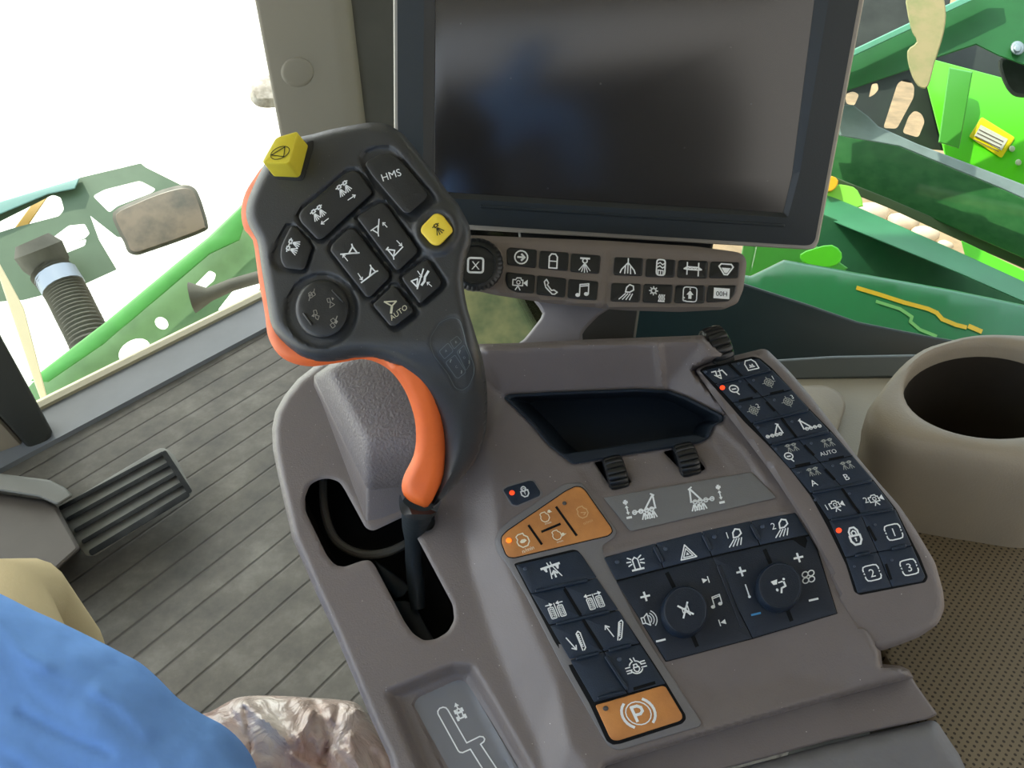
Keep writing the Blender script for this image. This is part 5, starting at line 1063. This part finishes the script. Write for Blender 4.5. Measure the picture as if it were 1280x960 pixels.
# ------------------------------------------------------------------ outside, left
N2=(.15,.25,.95)
GW=mat('washed_green',(92,112,86),.5,.4,mott=.15,mscale=5)
h1=rnd([(-30,290),(0,277),(30,262),(66,243.5),(76,247),(80,262),(74,270),(13,286),(-30,300)],3,3)
h2=rnd([(116,245),(131,237),(175,226),(195,236.5),(190,241),(146,258),(137,266)],4,3)
h3=rnd([(62,300),(86,282),(106,280),(112,292),(106,298),(80,306),(108,299),(106,307),(76,319),(70,312)],2,2)
plate('mirror_bracket',[(-40,262),(0,252),(100,222),(176,204),(182,209),(230,233),(200,250),(168,300),(146,296),(113,270),(124,300),(146,337),(104,356),(30,375),(-40,380)],100,280,3.0,N2,.06,GW,'dark green steel frame with cut-outs outside the front glass','frame',holes=[h1,h2,h3])
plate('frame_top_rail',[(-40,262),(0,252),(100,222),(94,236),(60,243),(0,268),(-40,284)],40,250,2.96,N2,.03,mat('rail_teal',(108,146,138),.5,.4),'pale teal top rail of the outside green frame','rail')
plate('orange_strut',[(48,244),(64,240),(34,284),(16,288)],40,262,3.1,N2,.03,mat('ochre_strut',(190,150,70),.5,.4),'ochre strut behind the upper window of the green frame','strut')
mm=thing('wing_mirror','rounded rectangular wing mirror on the green frame outside','mirror',cpl(200,320,2.9,N2)(200,320))
mp=spline([(141,266),(170,250),(203,237),(229,231),(243,235),(250,247),(256,265),(260,281),(256,289),(220,303),(185,315),(171,319),(160,315),(155,303),(148,290)],True,3); pl_=cpl(200,275,2.88,N2)
mb=MB(); relief(mb,mp,pl_,0,.06,(),10,.01,6); mb.build('shell',mat('mirror_shell',(84,80,66),.5,.4),mm)
mb=MB(); slab(mb,inset(mp,4),pl_,.004,.004,.001,1,0,0); mb.build('mirror_glass',mat('mirror_glass',(112,96,76),.35,.5,mott=1,mscale=9,mcol=(70,64,50)),mm)
# work lamp with hose
wl=thing('work_lamp','dark round work lamp with a ribbed hose outside the front glass','lamp',cpl(60,430,2.8,N2)(70,420))
pl_=cpl(60,320,2.85,N2); DKG=mat('dusty_black_plastic',(88,86,76),.7,.3,mott=.3,mscale=10)
mb=MB(); tube(mb,[pl_(40,300,.05),pl_(48,312,.03),pl_(58,330,0),pl_(64,345,0)],[.06,.085,.08,.05],20); mb.build('lamp_head',DKG,wl)
mb=MB(); P_=[pl_(x,y,0) for x,y in spline([(62,338),(74,352),(84,368),(96,392),(110,420),(122,450)],False,12)]; tube(mb,P_,[.068+.006*(i%2) for i in range(len(P_))],16); mb.build('hose',DKG,wl)
mb=MB(); P_=[pl_(70,344,.0),pl_(80,360,.0)]; tube(mb,P_,.076,16); mb.build('hose_clamp',mat('clamp_steel',(150,158,170),.4,.5,metal=.3),wl)
e1=[ell(168,439,21,14,22,R(-28)),ell(202,404,9,7,14,R(35)),rnd([(240,360),(262,338),(270,342),(268,350),(250,366),(243,367)],3,3),rnd([(272,388),(300,352),(322,340),(326,352),(322,372),(284,386)],3,3)]
plate('side_frame_plate',[(20,500),(44,475),(130,410),(219,335),(262,300),(300,262),(320,280),(326,330),(345,400),(300,420),(66,520)],180,400,2.55,N2,.03,mat('washed_green_plate',(104,140,92),.5,.4,mott=.3,mscale=6),'green diagonal frame plate with round holes low outside the glass','frame',holes=e1)
mb=MB(); p_=cpl(180,360,2.48,N2); slab(mb,[(38,476),(44,470),(130,404),(219,330),(262,295),(308,250),(312,262),(300,300),(262,318),(222,352),(130,430),(60,478)],p_,0,.03,.006,2,0,0); tag(mb.build('diagonal_rail',mat('diag_green',(76,152,66),.4,.5,mott=.2,mscale=6)),'bright green diagonal rail rising to the right outside the glass','rail')
mb=MB(); p_=cpl(268,370,2.44,N2); tube(mb,[p_(240,372),p_(262,368),p_(290,356),p_(325,346)],[.05,.022,.02,.02],12); tag(mb.build('hose_fitting',DKG),'grey pipe fitting behind the sill near the lever','pipe')
ol=thing('outside_lamp','small oval brown lamp peeking out left of the pillar','lamp',cpl(370,400,2.6,N2)(370,400))
LBR=mat('lamp_brown',(120,114,96),.5,.4,mott=.5,mscale=24,mcol=(180,176,160))
mb=MB(); p_=cpl(330,115,2.6,N2); relief(mb,spline([(312,112),(318,102),(330,96),(350,92),(370,100),(372,125),(345,134),(325,134),(314,126)],True,3),p_,0,.05,(),10,.02,10); mb.build('lamp_head',LBR,ol)
mb=MB(); q_=p_(362,118,-.03); tube(mb,[q_,q_+Vector((.06,.02,-.05)),Vector((q_.x+.08,q_.y+.02,GZ))],.02,10); mb.build('stalk',LBR,ol)
plate('window_strip',[(-20,300),(0,330),(30,385),(62,508),(56,513),(40,470),(0,350),(-20,320)],30,420,1.9,N2,.02,mat('cream_seal',(196,184,150),.5,.4),'cream rubber seal strip along the left window edge','seal')
# plate added for the blurred outdoor view below the button bar
plate('outdoor_blur_plate',[(560,300),(700,370),(700,470),(560,470)],620,420,1.9,N1,.02,mat('blurry_olive',(150,150,104),.8,.2,mott=1,mscale=7,mcol=(78,100,72)),'olive mottled plate standing in for the blurred outdoors between lever and button bar','plate')
# ------------------------------------------------------------------ pedal and its housing on the floor
ped=thing('foot_pedal','black rimmed ribbed foot pedal on the grooved floor','pedal',FLOOR(150,640))
PD=Pl((0,0,.035),(0,-.05,1)); po=cr(0,500,4.571,[(330,640),(345,610),(880,290),(920,272),(960,282),(1000,320),(1098,515),(1090,545),(540,893),(500,892),(480,880)])
DKR=mat('pedal_black_rubber',(17,20,22),.75,.2,mott=.4,mscale=30,mcol=(40,42,42)); PG=mat('pedal_grey',(136,136,130),.6,.3,mott=.2,mscale=20)
mb=MB(); slab(mb,po,PD,-.006,.030,.003,2,4,0); mb.build('pedal_plate',PG,ped)
mb=MB(); rp_=rnd(po,5,3); flat=[]; 
A0=Vector((74,636));A1=Vector((205,566)); C0=Vector((112,692)); C1=Vector((236,617))
for k in range(5):
    t=k/4; p_=A0.lerp(C0,t); q_=A1.lerp(C1,t); ridge(mb,PD,-.006,tuple(p_),tuple(q_),5.5 if k<4 else 8,.009)
ridge(mb,PD,-.006,(204,564),(238,616),7,.010); mb.build('rubber_rib',DKR,ped)
hb_=thing('pedal_housing','dull grey brown plastic cover beside the foot pedal','cover',FLOOR(40,680))
bx=[(-80,600),(0,617),(57,625),(72,633),(101,686),(72,712),(40,760),(-80,780)]; HP_=horiz(.14)
mb=MB(); slab(mb,bx,HP_,0,.14,.012,5,5,0); mb.build('cover_body',mat('pedal_cover',(84,78,72),.55,.4,mott=.12,mscale=8),hb_)
mb=MB(); slab(mb,[(-80,580),(0,592),(63,600),(82,610),(92,620),(72,632),(50,622),(0,614),(-80,606)],HP_,.02,.12,.008,3,4,0); mb.build('cover_lip',mat('pedal_cover_lip',(96,96,90),.5,.4),hb_)
# ------------------------------------------------------------------ person (shirt and trousers) and plastic bag
per=thing('person','seated person in a blue cotton shirt and khaki trousers, only lap visible','person',Vector((-.30,.12,0)))
sp0=cpl(120,900,.52,(.25,.45,.86)); nzv=lambda x,y:(math.sin(x*.021+y*.013)+math.sin(x*.05-y*.034+1.3)*.5+math.sin(x*.012-y*.06)*.7)
so_=spline([(-160,700),(-60,715),(0,742),(40,762),(78,779),(129,804),(152,816),(176,829),(200,850),(223,873),(252,892),(281,908),(305,931),(322,962),(334,1010),(330,1100),(260,1220),(0,1260),(-200,1200),(-240,900)],True,4)
SH=HMap(-260,680,360,1280,4.0,0)
rs=random.Random(3)
for k in range(26):
    x=rs.uniform(-60,300); y=rs.uniform(760,1000); a_=R(rs.uniform(10,50)); L=rs.uniform(50,170); 
    SH.line(spline([(x,y),(x+L*.5*math.cos(a_),y+L*.5*math.sin(a_)+rs.uniform(-12,12)),(x+L*math.cos(a_),y+L*math.sin(a_))],False,4),rs.uniform(-4.0,5.0)*.001,rs.uniform(5,14))
mb=MB(); relief(mb,dens(so_,8),sp0,lambda x,y:SH(x,y)+.0012*nzv(x,y),.10,(),7,.05,110,0,0,0,None,True,0)
mb.build('shirt',CLOTH,per,70)
mb=MB(); kn=[CAM+ray(40,1180)*.60,CAM+ray(15,1000)*.70,CAM+ray(-8,840)*.80,CAM+ray(-22,770)*.86]
fo=Vector((kn[-1].x-.02,kn[-1].y+.05,.06))
tube(mb,kn+[kn[-1]+Vector((-.01,.045,-.05)),(kn[-1]+fo)/2+Vector((0,.04,0)),fo],[.085,.082,.074,.068,.064,.055,.05],20); mb.build('trousers',KHAKI,per,70)
PK=bpy.data.materials.new('pink_plastic_film'); PK.use_nodes=True; p=PK.node_tree.nodes['Principled BSDF']; t=PK.node_tree
p.inputs['Roughness'].default_value=.16; p.inputs['Specular IOR Level'].default_value=.8
n_=t.nodes.new('ShaderNodeTexNoise'); n_.inputs['Scale'].default_value=18; n_.inputs['Detail'].default_value=6; co=t.nodes.new('ShaderNodeTexCoord'); t.links.new(co.outputs['Object'],n_.inputs['Vector'])
r_=t.nodes.new('ShaderNodeValToRGB'); r_.color_ramp.elements[0].position=.35; r_.color_ramp.elements[0].color=(*lin((206,170,158)),1); r_.color_ramp.elements[1].position=.68; r_.color_ramp.elements[1].color=(*lin((246,236,228)),1)
t.links.new(n_.outputs[0],r_.inputs[0]); t.links.new(r_.outputs[0],p.inputs['Base Color'])
n3_=t.nodes.new('ShaderNodeTexNoise'); n3_.inputs['Scale'].default_value=34; n3_.inputs['Detail'].default_value=4; n3_.inputs['Distortion'].default_value=1.5; t.links.new(co.outputs['Object'],n3_.inputs['Vector'])
b3_=t.nodes.new('ShaderNodeBump'); b3_.inputs['Distance'].default_value=.012; b3_.inputs['Strength'].default_value=.55; t.links.new(n3_.outputs[0],b3_.inputs['Height']); t.links.new(b3_.outputs[0],p.inputs['Normal'])
BG=HMap(240,840,540,1120,3.0,0); rs=random.Random(11)
for k in range(60):
    x=rs.uniform(265,480); y=rs.uniform(870,1000); a_=R(rs.choice([60,75,100,30])+rs.uniform(-18,18)); L=rs.uniform(20,90)
    BG.line([(x,y),(x+L*.5*math.cos(a_)+rs.uniform(-6,6),y+L*.5*math.sin(a_)),(x+L*math.cos(a_),y+L*math.sin(a_))],rs.uniform(-7.,8.5)*.001,rs.uniform(2.5,6))
bp_=cpl(380,930,.62,(0,.55,.83))
mb=MB(); relief(mb,dens(spline([(225,905),(262,890),(280,880),(301,871),(340,869.5),(390,872),(437,876),(452,884),(465,900),(480,930),(500,970),(540,1060),(480,1140),(300,1150),(220,1060),(215,960)],True,3),5),bp_,lambda x,y:BG(x,y),.045,(),4,.03,50,0,0,0,None,True,0)
tag(mb.build('plastic_bag',PK,None,75),'crumpled translucent pinkish plastic bag beside the blue shirt','bag')
tb=None
# driver seat cushion under bag and person (mostly out of view)
mb=MB(); v=CAM+ray(330,1150)*.62; box(mb,(v.x-.30,v.y-.42,0),(v.x+.12,v.y+.03,v.z-.16)); structure(mb.build('wall_driver_seat_base',DARKG))

# upper body of the person holding the camera (mirrored in the dark screen)
bm_v=[(-.26,-.32,.56),(-.20,-.36,.80),(-.10,-.38,1.02),(-.05,-.36,1.16),(-.02,-.33,1.26),(.0,-.31,1.38),
 (.10,-.36,1.08),(.22,-.34,.92),(.12,-.20,1.04),(-.28,-.36,1.04),(-.34,-.32,.86),(-.12,-.19,1.02)]
bm_e=[(0,1),(1,2),(2,3),(3,4),(4,5),(2,6),(6,7),(7,8),(2,9),(9,10),(10,11)]
rad_=[.15,.15,.14,.07,.06,.10,.07,.055,.035,.07,.055,.035]
me=bpy.data.meshes.new('body'); o_=ORG[per.name]; me.from_pydata([Vector(v)-o_ for v in bm_v],bm_e,[]); bo_=bpy.data.objects.new('body',me); COL.objects.link(bo_); bo_.parent=per
sk=bo_.modifiers.new('skin','SKIN'); sb=bo_.modifiers.new('sub','SUBSURF'); sb.levels=2; sb.render_levels=2
for i,v in enumerate(me.skin_vertices[0].data): v.radius=(rad_[i],rad_[i]*(.75 if i<3 else 1)); v.use_root=(i==0)
me.materials.append(CLOTH)
